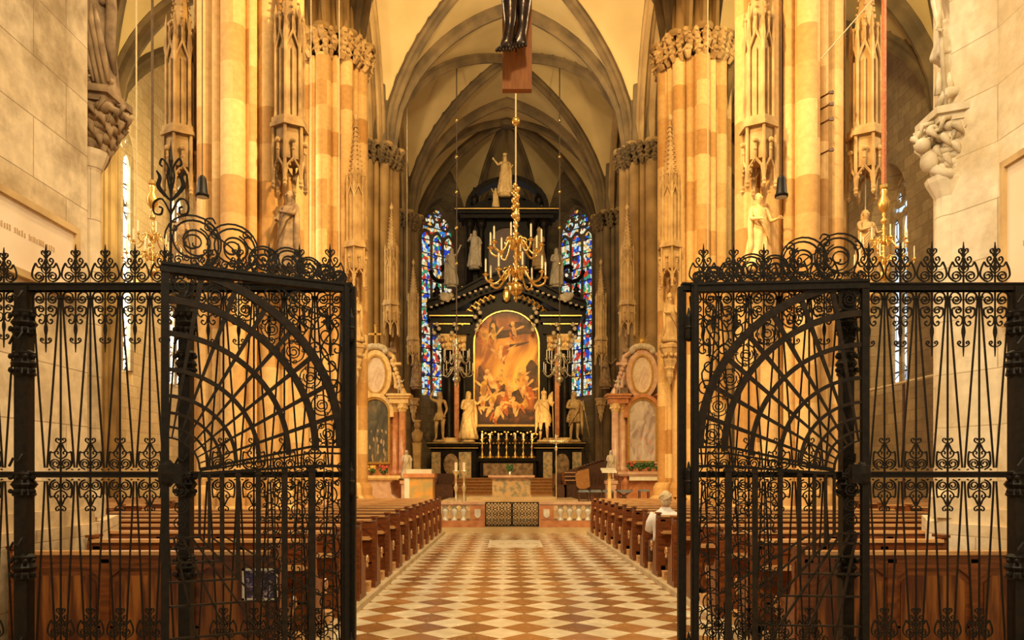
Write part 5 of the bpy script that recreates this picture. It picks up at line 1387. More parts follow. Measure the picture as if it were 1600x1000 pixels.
for s in (-1, 1):
    hp('volute', MB().tube([(X_(792)+s*(3.6+r*cos(q)), AY-.2, Z_(425)+r*sin(q)) for q, r in [(i*.45, .08+.05*i) for i in range(15)]], .13, 6), M_BLACKM)
# statues of the high altar
figure('altar_statue', 'golden robed statue crowning the top of the high altar', 'statue', (X_(789), AY-.75, TZ+.62), 2.2, 0, M_STATUEG, 'robed', OUTL, HOLD, 'crown', seed=21)
figure('altar_statue', 'nude male statue with one arm raised, far left on the high altar', 'statue', (X_(688), AY-.55, BZ0), 2.75, -.1, M_CARVE, 'loin', UP, ((.15, .02, .63), (.12, -.05, .52)), None, seed=22, hips=.015)
figure('altar_statue', 'golden-lit robed statue left of the altar painting', 'statue', (X_(733), AY-.65, BZ0), 2.75, .2, M_STATUEG, 'robed', HOLDL, OUT, None, seed=23)
figure('altar_statue', 'statue of an armoured soldier in a helmet with a banner, right of the altar painting', 'statue', (X_(849), AY-.65, BZ0), 2.75, -.1, M_STATUEG, 'tunic', HIP and ((-.19, .02, .66), (-.10, -.05, .56)), ((.17, -.03, .70), (.19, -.11, .74)), 'helmet', seed=24, extra='banner')
figure('altar_statue', 'statue in a short tunic holding a long staff, far right on the high altar', 'statue', (X_(896), AY-.55, BZ0), 2.75, .2, M_CARVE, 'tunic', ((-.17, -.05, .66), (-.08, -.13, .66)), ((.18, -.05, .70), (.16, -.13, .64)), None, seed=25, extra='bow')
figure('upper_statue', 'pale statue with a raised arm on the left shoulder of the high altar gable', 'statue', (X_(706), AY-.35, Z_(452)), 2.15, -.1, M_STATUE, 'robed', HOLDL, ((.16, -.03, .86), (.24, -.06, 1.0)), None, seed=26)
figure('upper_statue', 'stone statue before the left upper columns of the high altar', 'statue', (X_(742), AY-.45, Z_(424)), 2.1, 0, M_STATUE, 'robed', ((-.18, 0, .70), (-.10, -.08, .82)), HIP, None, seed=27)
figure('upper_statue', 'stone statue before the right upper columns of the high altar', 'statue', (X_(842), AY-.45, Z_(424)), 2.1, 0, M_CARVE, 'robed', PRAYL, PRAY, 'mitre', seed=28)
figure('upper_statue', 'pale statue on the right shoulder of the high altar gable', 'statue', (X_(869), AY-.35, Z_(452)), 2.15, .1, M_STATUE, 'robed', HOLDL, HOLD, None, seed=29)
figure('angel_statue', 'small reclining angel at the left foot of the golden top statue', 'statue', (X_(775), AY-.55, TZ), 1.1, .5, M_STATUEG, 'robed', OUTL, PRAY, None, seed=30)
figure('angel_statue', 'small reclining angel at the right foot of the golden top statue', 'statue', (X_(806), AY-.55, TZ), 1.1, -.5, M_STATUEG, 'robed', PRAYL, OUT, None, seed=31)
up0 = None
for lab, px, py in (('black urn on the left end of the high altar upper cornice', 741, 334), ('black urn on the right end of the high altar upper cornice', 842, 334), ('black urn at the left end of the high altar gable', 683, 490), ('black urn at the right end of the high altar gable', 900, 490)):
    o = put('urn', MB().lathe(0, 0, [(.22, 0), (.22, .1), (.08, .18), (.12, .3), (.27, .55), (.25, .75), (.12, .85), (.2, .95), (.14, 1.05), (.05, 1.15), (.08, 1.25), (.005, 1.35)], 12), M_BLACKM, None, local=True, smooth=True)
    o.location = (X_(px), AY-.2, TZ if py < 400 else Z_(492)+.45); tag(o, lab, 'urn', 'urns on the high altar')
# seven candlesticks on the high altar
def candlestick_parts(t, h, rb, ch, mat):
    put('stand', MB().lathe(0, 0, [(rb, 0), (rb, .03*h), (rb*.55, .08*h), (rb*.28, .14*h), (rb*.45, .22*h), (rb*.2, .30*h), (rb*.2, .45*h), (rb*.42, .55*h), (rb*.2, .64*h), (rb*.22, .86*h), (rb*.5, .93*h), (rb*.6, .97*h), (rb*.6, h)], 12), mat, t, local=True, smooth=True)
    ft = MB()
    for q in range(3): a = 2*PI*q/3+.5; ft.tube([(rb*.4*cos(a), rb*.4*sin(a), .10*h), (rb*1.0*cos(a), rb*1.0*sin(a), .07*h), (rb*1.15*cos(a), rb*1.15*sin(a), .0)], rb*.16, 6)
    put('feet', ft, mat, t, local=True)
    put('candle', MB().lathe(0, 0, [(rb*.26, h), (rb*.26, h+ch), (rb*.10, h+ch+.01), (.004, h+ch+.03)], 10), M_CANDLE, t, local=True)
c0 = None; zc = Z_(717); yc = AY-1.7
xs7 = [753.5, 766, 779, 791.5, 805, 817.5, 831]
for k, px in enumerate(xs7):
    lab = 'gilt candlestick with a white candle on the high altar, %s' % ['leftmost of seven', 'second from the left of seven', 'third from the left of seven', 'middle of seven', 'third from the right of seven', 'second from the right of seven', 'rightmost of seven'][k]
    if c0 is None: c0 = thing('candlestick', lab, 'candlestick', (PX(px, yc), yc, zc), group='candlesticks on the high altar'); candlestick_parts(c0, 1.05, .19, .32, M_GILT)
    else: dup(c0, None, (PX(px, yc), yc, zc), label=lab)
# two tall floor candlesticks and the processional cross
yq = 24.0
c0 = thing('floor_candlestick', 'tall pale altar candlestick on three feet, left one of the pair', 'candlestick', (PX(712.5, yq), yq, HP), group='pair of tall candlesticks'); candlestick_parts(c0, PZ(735, yq)-HP, .19, .24, M_SILVER)
dup(c0, None, (PX(725, yq), yq, HP), label='tall pale altar candlestick on three feet, right one of the pair')
yq = 25.5; xq = PX(869, yq)
t = thing('processional_cross', 'slender silver processional cross on a pole right of the altar table', 'cross', (xq, yq, HP))
zt = PZ(684, yq)
put('pole', MB().lathe(xq, yq, [(.16, HP), (.16, HP+.03), (.03, HP+.08), (.022, HP+.2), (.022, zt-.45), (.05, zt-.40), (.05, zt-.33), (.02, zt-.28)], 10), M_SILVER, t)
m = MB(); zc_ = zt-.02
m.box(xq-.018, xq+.018, yq-.012, yq+.012, zt-.30, zt+.0); m.tube([(xq, yq, zt-.28), (xq, yq, zt+.03)], .022, 6); m.tube([(xq-.19, yq, zt-.12), (xq+.19, yq, zt-.12)], .022, 6)
for a, b in ((-.20, -.12), (.20, -.12), (0, .05)):
    for q in range(3): an = q*2.1+(PI if a < 0 else 0); m.ball((xq+a+.035*cos(an), yq, zt+b+.035*sin(an)), .03, 6)
for s in (-1, 1):
    for u in (-1, 1): m.tube([(xq+s*.03, yq, zt-.12+u*.06), (xq+s*.08, yq, zt-.12+u*.08), (xq+s*.12, yq, zt-.12+u*.03)], .010, 5)
m.ball((xq, yq-.02, zt-.12), .035, 8); put('cross', m, M_SILVER, t)

# ---------------------------------------------------------------- side altars before the third piers
def side_altar(s):
    D = 30.9; c = 588 if s < 0 else 1002
    side = 'left' if s < 0 else 'right'
    X = lambda px: PX(px, D); Z = lambda py: PZ(py, D)
    t = thing('side_altar', ('left side altar with dim arched painting and oval picture under a gold cross' if s < 0 else 'right side altar with pale arched painting and oval picture under a gold sunburst'), 'altar', (X(c), D, HP))
    P = lambda nm, mb, m, smooth=False, lab=None: put(nm, mb, m, t, smooth=smooth, label=lab)
    w = 1.0 if s < 0 else 1.0; cx = X(c); zt = Z(737 if s > 0 else 743)
    # mensa
    if s < 0:
        P('mensa', MB().prism([(cx-1.0, HP+.12), (cx-.78, HP+.3), (cx-.72, zt-.3), (cx-.88, zt-.12), (cx+.88, zt-.12), (cx+.72, zt-.3), (cx+.78, HP+.3), (cx+1.0, HP+.12)], D-1.0, D-.2), M_REDL)
    else:
        P('mensa', MB().box(cx-.95, cx+1.1, D-.8, D-.1, HP, zt-.1), M_REDM)
        P('altar_cloth', MB().lathe(0, 0, [(.001, 0)]*2, 3) if False else MB().box(cx-.66, cx+.62, D-1.06, D-.84, zt-.36, zt-.12), M_CANDLE)
        P('mensa_leg', MB().lathe(cx-.8, D-.95, bal_profile(HP, zt-.12-HP, .12), 10).lathe(cx+.85, D-.95, bal_profile(HP, zt-.12-HP, .12), 10), M_REDM)
    P('mensa_slab', MB().box(cx-1.12, cx+1.15, D-1.15, D, zt-.12, zt).box(cx-1.06, cx+1.08, D-1.1, D, zt-.18, zt-.12), M_REDL if s > 0 else M_STATUEG)
    P('plinth', MB().box(cx-1.3, cx+1.3, D-.25, D+.2, HP, zt+.15), M_REDM)
    # columns
    ca, cb = Z(645), Z(632)
    for k, o in enumerate((-1.12, -.80, .80, 1.12)):
        x = cx+o; yy = D-.35 if abs(o) > 1 else D-.15; r = .15
        P('column', MB().lathe(x, yy, [(r*1.5, zt+.0), (r*1.5, zt+.12), (r*1.1, zt+.2), (r, zt+.26), (r*.9, ca)], 14), M_REDM if s < 0 else M_REDL, True)
        cc = MB(); cc.lathe(x, yy, [(r*.95, ca), (r*1.1, ca+.05), (r*1.6, cb)], 10)
        for q in range(8): a = q*PI/4; cc.ball((x+r*1.25*cos(a), yy+r*1.25*sin(a), (ca+cb)/2), .055, 5)
        P('capital', cc, M_STATUEG)
    en = MB()
    for a, b in ((-1.38, -.62), (.62, 1.38)):
        for z0, z1, o in ((cb, cb+.2, .0), (cb+.2, cb+.30, .06), (cb+.30, cb+.38, .12)): en.box(cx+a-o, cx+b+o, D-.58-o, D+.1, z0, z1)
    P('entablature', en, M_REDM if s > 0 else M_STATUEG)
    P('back_panel', MB().box(cx-1.2, cx+1.2, D-.1, D+.15, zt, cb+.3), M_REDM)
    # main painting
    pw = X(c+20)-cx; pb_, pt_ = Z(722), Z(625); zs_ = pt_-pw
    if s > 0: pb_, pt_ = Z(720), Z(626); zs_ = pt_-pw
    pb_ = max(pb_, zt+.3)
    P('painting', MB().prism(archp(pw, pb_, zs_, 16, cx), D-.26, D-.22), M_PAINTL if s < 0 else M_PAINTR, lab='dark arched painting' if s < 0 else 'pale arched painting')
    P('painting_frame', ring(pw, pw+.09, pb_, pb_-.09, zs_, D-.32, D-.22, 16, cx), M_GILT)
    P('arch_moulding', ring(pw+.09, pw+.24, zs_-.2, zs_-.2, zs_, D-.40, D-.12, 16, cx), M_REDM if s > 0 else M_STATUEG)
    # oval upper picture
    oc = Z(586); ow, oh = X(c+15)-cx, .74
    ov = lambda k, n=24: [(cx+(ow+k)*cos(2*PI*i/n), oc+(oh+k)*sin(2*PI*i/n)) for i in range(n)]
    P('oval_picture', MB().prism(ov(0), D-.16, D-.12), M_OVAL, lab='small oval picture')
    def oring(a, b, y0, y1, n=24):
        mb = MB(); I, O = ov(a), ov(b)
        for i in range(n): j = (i+1) % n; mb.prism([I[i], I[j], O[j], O[i]], y0, y1)
        return mb
    P('oval_frame', oring(0, .08, D-.24, D-.12), M_GILT)
    P('oval_surround', oring(.08, .26, D-.20, D+.05), M_REDL if s > 0 else M_STATUEG)
    sv = MB()
    for q in (-1, 1):
        sv.tube([(cx+q*1.15, D-.1, cb+.42), (cx+q*1.1, D-.1, cb+.62), (cx+q*.82, D-.1, cb+.72), (cx+q*.80, D-.1, cb+1.0), (cx+q*.72, D-.1, cb+1.3)], .10, 7, [1.4, .9, 1, .8, .9])
        sv.tube([(cx+q*.78, D-.1, oc+.45), (cx+q*.72, D-.1, oc+.75), (cx+q*.35, D-.1, oc+.98), (cx, D-.1, oc+1.08)], .09, 7)
        sv.box(min(cx+q*.62, cx+q*1.05), max(cx+q*.62, cx+q*1.05), D-.3, D, oc+.38, oc+.48)
        for k in range(7): sv.ball((cx+q*(.7+.06*k), D-.22, oc+.55-.17*k), .10, 6)
    P('upper_scrolls', sv, M_REDL if s > 0 else M_STATUEG)
    cl = MB()
    for k in range(11): a = PI*k/10; cl.ball((cx+.42*cos(a), D-.22, oc+.95+.20*sin(a)), .13, 7)
    P('cloud', cl, M_STATUE)
    zc_ = oc+1.12
    if s < 0:
        P('gold_cross', MB().box(cx-.04, cx+.04, D-.22, D-.16, zc_, zc_+.85).box(cx-.22, cx+.22, D-.22, D-.16, zc_+.48, zc_+.56).ball((cx, D-.19, zc_+.87), .06, 6).ball((cx-.23, D-.19, zc_+.52), .055, 6).ball((cx+.23, D-.19, zc_+.52), .055, 6), M_GILT)
    else:
        g = MB(); zz = zc_+.22
        for k in range(24):
            a = 2*PI*k/24; L = .44 if k % 2 else .30
            g.prism([(cx+.09*cos(a-.12), zz+.09*sin(a-.12)), (cx+L*cos(a), zz+L*sin(a)), (cx+.09*cos(a+.12), zz+.09*sin(a+.12))], D-.25, D-.22)
        g.ball((cx, D-.24, zz), .11, 10, 1, .5, 1); P('gold_sunburst', g, M_GILT)
    # statues belonging to the retable but standing free on it
    figure('putto_statue', 'small sitting cherub on the %s side altar, on the side of the aisle' % side, 'statue', (cx-s*1.0, D-.35, cb+.38), .62, 0, M_STATUE, 'loin', OUTL, OUT, None, seed=40+s)
    figure('putto_statue', 'small cherub on the %s side altar, on the side away from the aisle' % side, 'statue', (cx+s*1.0, D-.35, cb+.38), .62, 0, M_STATUE, 'loin', OUTL, PRAY, None, seed=44+s)
    figure('altar_statue', 'pale robed statue standing at the aisle-side foot of the %s side altar' % side, 'statue', (X(640) if s < 0 else X(950), D-.9, HP+.85), 1.15, 0, M_STATUE, 'robed' if s < 0 else 'tunic', HOLDL, HIP, None, seed=50+s)
    pd = MB(); xx = X(640) if s < 0 else X(950); pd.cbox(xx, D-.9, HP, .5, .5, .12); pd.cbox(xx, D-.9, HP+.12, .38, .38, .60); pd.cbox(xx, D-.9, HP+.72, .48, .48, .13)
    o = put('statue_pedestal', pd, M_REDL); tag(o, 'small marble pedestal beside the %s side altar' % side, 'pedestal')
    figure('altar_statue', 'robed statue leaning in at the outer foot of the %s side altar' % side, 'statue', (X(566) if s < 0 else X(1030), D-.75, zt), 1.25, s*.5, M_STATUE, 'robed', OUTL if s > 0 else PRAYL, OUT if s < 0 else PRAY, None, seed=60+s)
    # potted flowers on the slab
    for k in range(3 if s < 0 else 4):
        x = cx-.55+k*(.50 if s < 0 else .36)
        pt = thing('potted_flowers', '%s on the %s side altar, %s from the left' % (('pot with %s' % (['dark green leaves', 'yellow blossoms', 'red blossoms'][k])) if s < 0 else 'leafy pot with %s' % (['red blossoms', 'green leaves', 'pale green leaves', 'pink blossoms'][k]), side, ORD[k]), 'plant', (x, D-.85, zt), group='flower pots on the %s side altar' % side)
        put('pot', MB().lathe(0, 0, [(.06, 0), (.09, .10), (.10, .11), (.085, .11)], 10), M_POT, pt, local=True)
        f, g = MB(), MB(); rnd = random.Random(k+s)
        for q in range(22): f.ball((rnd.uniform(-.17, .17), rnd.uniform(-.1, .1), .12+rnd.random()*.18), .045, 5)
        for q in range(12): g.ball((rnd.uniform(-.16, .16), rnd.uniform(-.13, .02), .22+rnd.random()*.16), .04 if s > 0 else .05, 5)
        put('leaves', f, M_GREEN, pt, local=True); put('blossoms', g, (M_YELF if k == 1 else M_REDF) if s < 0 else (M_REDF if k == 0 else (M_REDL if k == 3 else M_GREEN)), pt, local=True)
    return t
side_altar(-1); side_altar(1)

# ---------------------------------------------------------------- sanctuary furniture
ya = 24.3; x0, x1 = PX(632, ya), PX(677, ya)
t = thing('ambo', 'golden veined marble block of the reading desk on the left of the sanctuary', 'lectern', ((x0+x1)/2, ya, HP))
put('body', MB().box(x0+.05, x1-.02, ya, ya+.7, HP, PZ(746, ya)), M_YELM, t); put('corner_strip', MB().box(x0, x0+.16, ya-.03, ya+.2, HP, PZ(746, ya)), M_WHITEM, t)
put('ledge', MB().box(x0-.03, x1+.04, ya-.06, ya+.76, PZ(746, ya), PZ(740, ya)), M_REDM, t); put('desk_top', MB().box(x0+.05, x1-.06, ya+.05, ya+.6, PZ(740, ya), PZ(733, ya)), M_SLAB, t)
xb = PX(652, 34.5)
t = thing('bust_on_pillar', 'small crowned bust on a tapering stone pillar left of the high altar', 'statue', (xb, 34.5, HP))
zb = PZ(692, 34.5)
put('pillar', MB().lathe(xb, 34.5, [(.34, HP), (.34, HP+.5), (.2, HP+.7), (.22, zb-.9), (.27, zb-.1), (.32, zb)], 4, rot=PI/4), M_CARVE, t)
put('bust', MB().lathe(xb, 34.5, [(.16, zb), (.24, zb+.25), (.26, zb+.45), (.12, zb+.58), (.1, zb+.66)], 14, 1, .7).ball((xb, 34.47, zb+.80), .15, 12, 1, 1, 1.2).lathe(xb, 34.5, [(.13, zb+.9), (.19, zb+1.05), (.12, zb+1.02)], 8), M_CARVE, t, smooth=True)
# choir stalls left and right
for s in (-1, 1):
    side = 'left' if s < 0 else 'right'
    if s < 0: xs = (PX(677, 33), PX(712, 33)); lab = 'dark wooden choir stall behind the marble reading desk'
    else: xs = (PX(866, 33), PX(884, 33)); lab = 'low brown wooden stall end just right of the processional cross'
    t = thing('choir_stall', lab, 'stall', (sum(xs)/2, 33.5, HP))
    a, b = xs; put('end_panel', MB().prism([(32.6, HP), (34.4, HP), (34.4, HP+1.15), (33.9, HP+1.2), (33.6, HP+.85), (32.9, HP+.8), (32.6, HP+.65)], b-.12, b, 'yz').prism([(32.6, HP), (34.4, HP), (34.4, HP+1.15), (33.6, HP+.85), (32.6, HP+.65)], a, a+.12, 'yz'), M_PEW, t)
    put('front', MB().box(a, b, 32.6, 32.7, HP, HP+.66).box(a+.08, b-.08, 32.57, 32.6, HP+.12, HP+.56), M_DARKW, t); put('seat', MB().box(a, b, 33.0, 34.3, HP+.42, HP+.48), M_DARKW, t); put('backrest', MB().box(a, b, 34.3, 34.4, HP+.4, HP+1.15), M_DARKW, t)
t = thing('choir_stall', 'carved dark choir stalls with a honey-coloured end panel right of the high altar', 'stall', (PX(915, 33.5), 34, HP))
X5 = lambda px: PX(px, 33.2); Z5 = lambda py: PZ(py, 33.2)
put('end_panel', MB().prism([(X5(901), Z5(760)), (X5(899), Z5(742)), (X5(903), Z5(736)), (X5(920), Z5(732)), (X5(922), Z5(760)), (X5(916), Z5(764)), (X5(905), Z5(764))], 33.2, 33.35), M_ORW, t, label='honey-coloured shaped wooden panel')
m = MB(); m.prism([(X5(880), HP), (X5(946), HP), (X5(946), Z5(718)), (X5(925), Z5(724)), (X5(905), Z5(730)), (X5(884), Z5(737))], 33.4, 34.4)
put('backrest', m, M_DARKW, t)
m = MB()
for k in range(12): x = X5(886)+k*.14; m.lathe(x, 33.3, [(.02, Z5(755)), (.035, Z5(748)), (.02, Z5(742)+.012*k)], 6)
for k in range(9): x = X5(905)+k*.13; m.ball((x, 33.38, Z5(731)+.045*k), .07, 6)
put('carved_cresting', m, M_DARKW, t)
m = MB()
for z in (738, 744, 750): m.box(X5(882), X5(900), 33.2, 33.26, Z5(z)-.03, Z5(z)+.01)
put('book_ledge', m, M_PEWT, t)
# stools with blue-grey seats
zq = HP
def stool(x, y, lab, w=.40, group='blue-grey padded stools on the right'):
    t = thing('stool', lab, 'stool', (x, y, HP), group=group)
    for a in (-1, 1):
        for b in (-1, 1): put('leg', MB().cbox(a*(w/2-.03), b*.15, 0, .035, .035, .44), M_DARKW, t, local=True)
    put('stretcher', MB().box(-w/2+.03, w/2-.03, -.16, -.13, .10, .13).box(-w/2+.03, w/2-.03, .13, .16, .10, .13), M_DARKW, t, local=True)
    put('seat', MB().box(-w/2, w/2, -.19, .19, .44, .47).prism([(-w/2+.01, .47), (w/2-.01, .47), (w/2-.05, .52), (-w/2+.05, .52)], -.17, .17), M_CUSHION, t, local=True)
for k, px in enumerate((912, 931, 950)): stool(PX(px, 27.3), 27.3, 'padded stool with blue-grey seat before the right choir stalls, %s from the left' % ORD[k])
stool(PX(1006, 28.6), 28.6, 'padded stool in front of the right side altar, right of the folding stool')
x = PX(975, 28.6)
t = thing('folding_stool', 'dark crossed-leg folding stool in front of the right side altar', 'stool', (x, 28.6, HP))
for b in (-.17, .17):
    m = MB()
    for s in (-1, 1): m.tube([(s*.28, b, 0), (s*.16, b, .10), (0, b, .26), (-s*.18, b, .40), (-s*.30, b, .52)], .025, 6)
    put('crossed_legs', m, M_DARKW, t, local=True)
put('seat', MB().prism([(-.30, .47), (-.15, .40), (.15, .40), (.30, .47), (.30, .50), (-.30, .50)], -.2, .2), M_CUSHION, t, local=True)
# small lectern / ledge with pale top on a post, right
x = PX(952, 25.0)
t = thing('lectern', 'slim pale lectern on a single post at the right of the sanctuary', 'lectern', (x, 25, HP))
put('post', MB().cbox(x, 25, HP, .22, .22, .05).cbox(x, 25, HP+.05, .09, .09, PZ(740, 25)-HP-.05), M_STATUEG, t); put('desk', MB().prism([(24.75, PZ(739, 25)), (25.25, PZ(733, 25)), (25.25, PZ(731, 25)), (24.75, PZ(737, 25))], x-.27, x+.22, 'yz'), M_WHITEM, t)

# ---------------------------------------------------------------- chandeliers
def chandelier(name, label, loc, w, tiers, mat, arms=8, cand=.3, group=None, tubeR=.018):
    """loc = lowest tip; tiers: list of (z, radius)"""
    t = thing(name, label, 'chandelier', loc, group=group)
    H_ = tiers[-1][0]+w*.55
    prof = [(.01, 0), (.05*w, .08*w), (.03*w, .14*w), (.13*w, .20*w), (.17*w, .30*w), (.13*w, .40*w), (.04*w, .46*w)]
    z = .46*w
    while z < H_: prof += [(.03*w, z), (.075*w, z+.05*w), (.03*w, z+.10*w), (.045*w, z+.14*w)]; z += .17*w
    prof += [(.02*w, z), (.08*w, z+.06*w), (.10*w, z+.14*w), (.03*w, z+.22*w), (.06*w, z+.30*w), (.02*w, z+.42*w)]
    put('stem', MB().lathe(0, 0, prof, 14), mat, t, local=True, smooth=True)
    for ti, (tz, tr) in enumerate(tiers):
        for k in range(arms):
            a = 2*PI*(k+.5*(ti % 2))/arms+.2; c, s_ = cos(a), sin(a)
            P = [(r*c, r*s_, z) for r, z in crom([(.04*w, tz+.12*w), (tr*.30, tz+.20*w), (tr*.48, tz+.02*w), (tr*.70, tz-.11*w), (tr*.95, tz-.05*w), (tr, tz+.06*w)], 4)]
            m = MB(); m.tube(P, tubeR*w, 6)
            m.tube([(r*c, r*s_, z) for r, z in crom([(.05*w, tz+.05*w), (tr*.25, tz+.26*w), (tr*.42, tz+.22*w), (tr*.38, tz+.12*w), (tr*.30, tz+.14*w)], 3)], tubeR*w*.8, 5)
            m.lathe(tr*c, tr*s_, [(.02*w, tz+.05*w), (.075*w, tz+.08*w), (.075*w, tz+.09*w), (.025*w, tz+.09*w), (.03*w, tz+.14*w)], 10)
            arm = put('arm', m, mat, t, local=True, smooth=True)
            cn = MB().lathe(tr*c, tr*s_, [(.019*w, tz+.12*w), (.019*w, tz+.12*w+cand*w), (.005*w, tz+.13*w+cand*w), (.002*w, tz+.15*w+cand*w)], 8); put('candle', cn, M_CANDLE, arm, local=True)
    return t, z+.42*w
CY = 21.0; w = PX(857, CY)-PX(756, CY); cx_ = PX(806, CY)
zl = PZ(472, CY)
tt, top = chandelier('brass_chandelier', 'large two-tier brass chandelier with white candles hanging before the high altar', (cx_, CY, zl), 1.25, [(.62, w/2-.05), (1.45, w/2-.18)], M_BRASS, 8, .30, tubeR=.024)
zc = zl+top
m = MB(); rnd = random.Random(3)
for k in range(14): m.ball((.06*sin(k*2.2), .06*cos(k*1.7), top-.55+.075*k), .075, 7, 1, 1, 1.2)
put('figured_finial', m, M_BRASS, tt, local=True, smooth=True)
def cable(name, label, pts, r, mat, balls=(), cat='cable', group=None, ballr=.06):
    t = thing(name, label, cat, pts[0], group=group); put('line', MB().tube(pts, r, 5), mat, t)
    if 'chandelier' in label: p = pts[0]; put('hook', MB().lathe(p[0], p[1], [(.03, p[2]-.06), (.075, p[2]-.03), (.075, p[2]+.03), (.03, p[2]+.06)], 10), M_BRASS, t)
    for z in balls:
        p0, p1 = Vector(pts[0]), Vector(pts[-1]); k = (z-p0.z)/(p1.z-p0.z); p = p0+(p1-p0)*k; put('brass_ball', MB().ball(tuple(p), ballr, 10), M_BRASS, t, smooth=True)
    return t
cable('suspension_rod', 'pale rod with a brass ball carrying the large brass chandelier', [(cx_, CY, zc-.1), (cx_, CY, 21.95)], .022, M_ROPE, [PZ(190, CY)], ballr=.12)
for s, px in ((-1, 713.5), (1, 874.5)):
    D = 36.0; side = 'left' if s < 0 else 'right'
    ztip = PZ(606, D) if False else PZ(604, D)
    tt, top = chandelier('small_chandelier', 'smaller brass chandelier with candles hanging %s of the altar painting' % side, (PX(px, D), D, ztip), 1.15, [(.62, .78), (1.25, .62)], M_SILVER, 8, .33, group='pair of smaller chandeliers')
    x = PX(px, D); cable('suspension_rod', 'thin rod with brass balls above the smaller %s chandelier' % side, [(x, D, ztip+top+.02), (x, D, 22.3)], .03, M_ROPED, [PZ(y, D) for y in (300, 356, 412, 245, 188)], ballr=.09)
for s, px, D, yb, lab in ((-1, 238, 14.0, 440, 'gilt chandelier with candles hanging in the left aisle behind the fence'), (1, 1381, 14.0, 446, 'gilt chandelier with candles hanging in the right aisle behind the fence')):
    x = PX(px, D); z0 = PZ(yb, D)
    tt, top = chandelier('aisle_chandelier', lab, (x, D, z0), .62, [(.36, .50), (.72, .40)], M_BRASS if s < 0 else M_GILT, 8, .34, group='pair of aisle chandeliers')
    zz = z0+top
    g = MB().lathe(0, 0, [(.02, top-.05), (.09, top+.05), (.11, top+.15), (.05, top+.28), (.07, top+.36), (.02, top+.45)], 10); put('gilt_knop', g, M_GILT, tt, local=True, smooth=True)
    cable('chandelier_rope', '%s rope from which the %s aisle chandelier hangs' % (('dark', 'left') if s < 0 else ('thick reddish', 'right')), [(x, D, zz+.45), (x, D, PZ(300, D)), (x, D, 20.7 if s < 0 else 18.3)], .025 if s < 0 else .045, M_ROPED if s < 0 else M_ROPER)

# hanging black spotlights
for s, px, D in ((-1, 316, 11.5), (1, 1221, 11.5)):
    x = PX(px, D); z0, z1 = PZ(308, D), PZ(277, D); side = 'left' if s < 0 else 'right'
    t = thing('hanging_spotlight', 'black conical spotlight hanging on a cable before the nearest %s pier' % side, 'spotlight', (x, D, z0))
    put('shade', MB().lathe(x, D, [(.098, z0), (.10, z0+.04), (.082, z0+.06), (.062, z1-.03), (.05, z1), (.02, z1+.03)], 16), M_IRON, t, smooth=True)
    put('lens', MB().lathe(x, D, [(.085, z0-.004), (.08, z0+.002)], 14), M_GREYP, t)
    put('cable', MB().tube([(x, D, z1), (x, D, 12.0)], .008, 5), M_ROPED, t)
# ropes and cords
cable('bright_cord', 'bright vertical cord left of the left aisle chandelier', [(PX(213, 12), 12, PZ(440, 12)), (PX(213, 12), 12, 13)], .012, M_ROPE)
cable('bright_cord', 'bright vertical cord running down the second left pier', [(PX(486, 22), 22, PZ(470, 22)), (PX(486, 22), 22, 20)], .014, M_ROPE)
cable('bright_cord', 'bright vertical cord along the right edge of the second left pier', [(PX(530, 22), 22, PZ(460, 22)), (PX(530, 22), 22, 20)], .014, M_ROPE)
cable('bright_cord', 'bright vertical cord hanging along the second right pier', [(PX(1106, 22), 22, PZ(400, 22)), (PX(1106, 22), 22, 20)], .014, M_ROPE)
cable('thin_cord', 'pale thin cord before the third left pier, nearer the aisle', [(PX(636, 34), 34, PZ(470, 34)), (PX(636, 34), 34, 20)], .016, M_ROPE)
cable('thin_cord', 'pale thin cord before the third left pier, nearer the wall', [(PX(612, 34), 34, PZ(470, 34)), (PX(612, 34), 34, 20)], .016, M_ROPE)
cable('thin_cord', 'thin cord in the right aisle left of the reddish chandelier rope', [(PX(1352, 16), 16, PZ(430, 16)), (PX(1352, 16), 16, 15.5)], .012, M_ROPE)
cable('slanting_cord', 'slanting pale cord crossing the top right of the picture', [(PX(1283, 12), 12, PZ(92, 12)), (PX(1370, 12), 12, PZ(-8, 12)), (PX(1500, 12), 12, PZ(-150, 12))], .010, M_ROPE)
t = thing('wall_hooks', 'row of four small metal brackets on the right side of the nearest right pier', 'bracket', (PX(1288, 15.7), 15.7, PZ(245, 15.7)))
for py in (155, 173, 196, 243):
    z = PZ(py, 15.7); x = PX(1286, 15.7); put('bracket', MB().tube([(x-.15, 15.8, z), (x+.02, 15.45, z), (x+.09, 15.42, z+.03)], .02, 5).cbox(x+.05, 15.42, z-.03, .10, .05, .05), M_DARKW, t)
# railing in the right aisle
t = thing('aisle_railing', 'sloping pale handrail on thin posts in the right aisle', 'railing', (PX(1400, 20), 20, 0))
put('handrail', MB().tube([(PX(1350, 20), 20, PZ(612, 20)), (PX(1480, 20), 20, PZ(582, 20))], .05, 6), M_STEP, t)
for px in (1352, 1412, 1476): put('post', MB().tube([(PX(px, 20), 20, 0), (PX(px, 20), 20, PZ(612-(px-1350)*.23, 20))], .04, 6), M_DARKW, t)

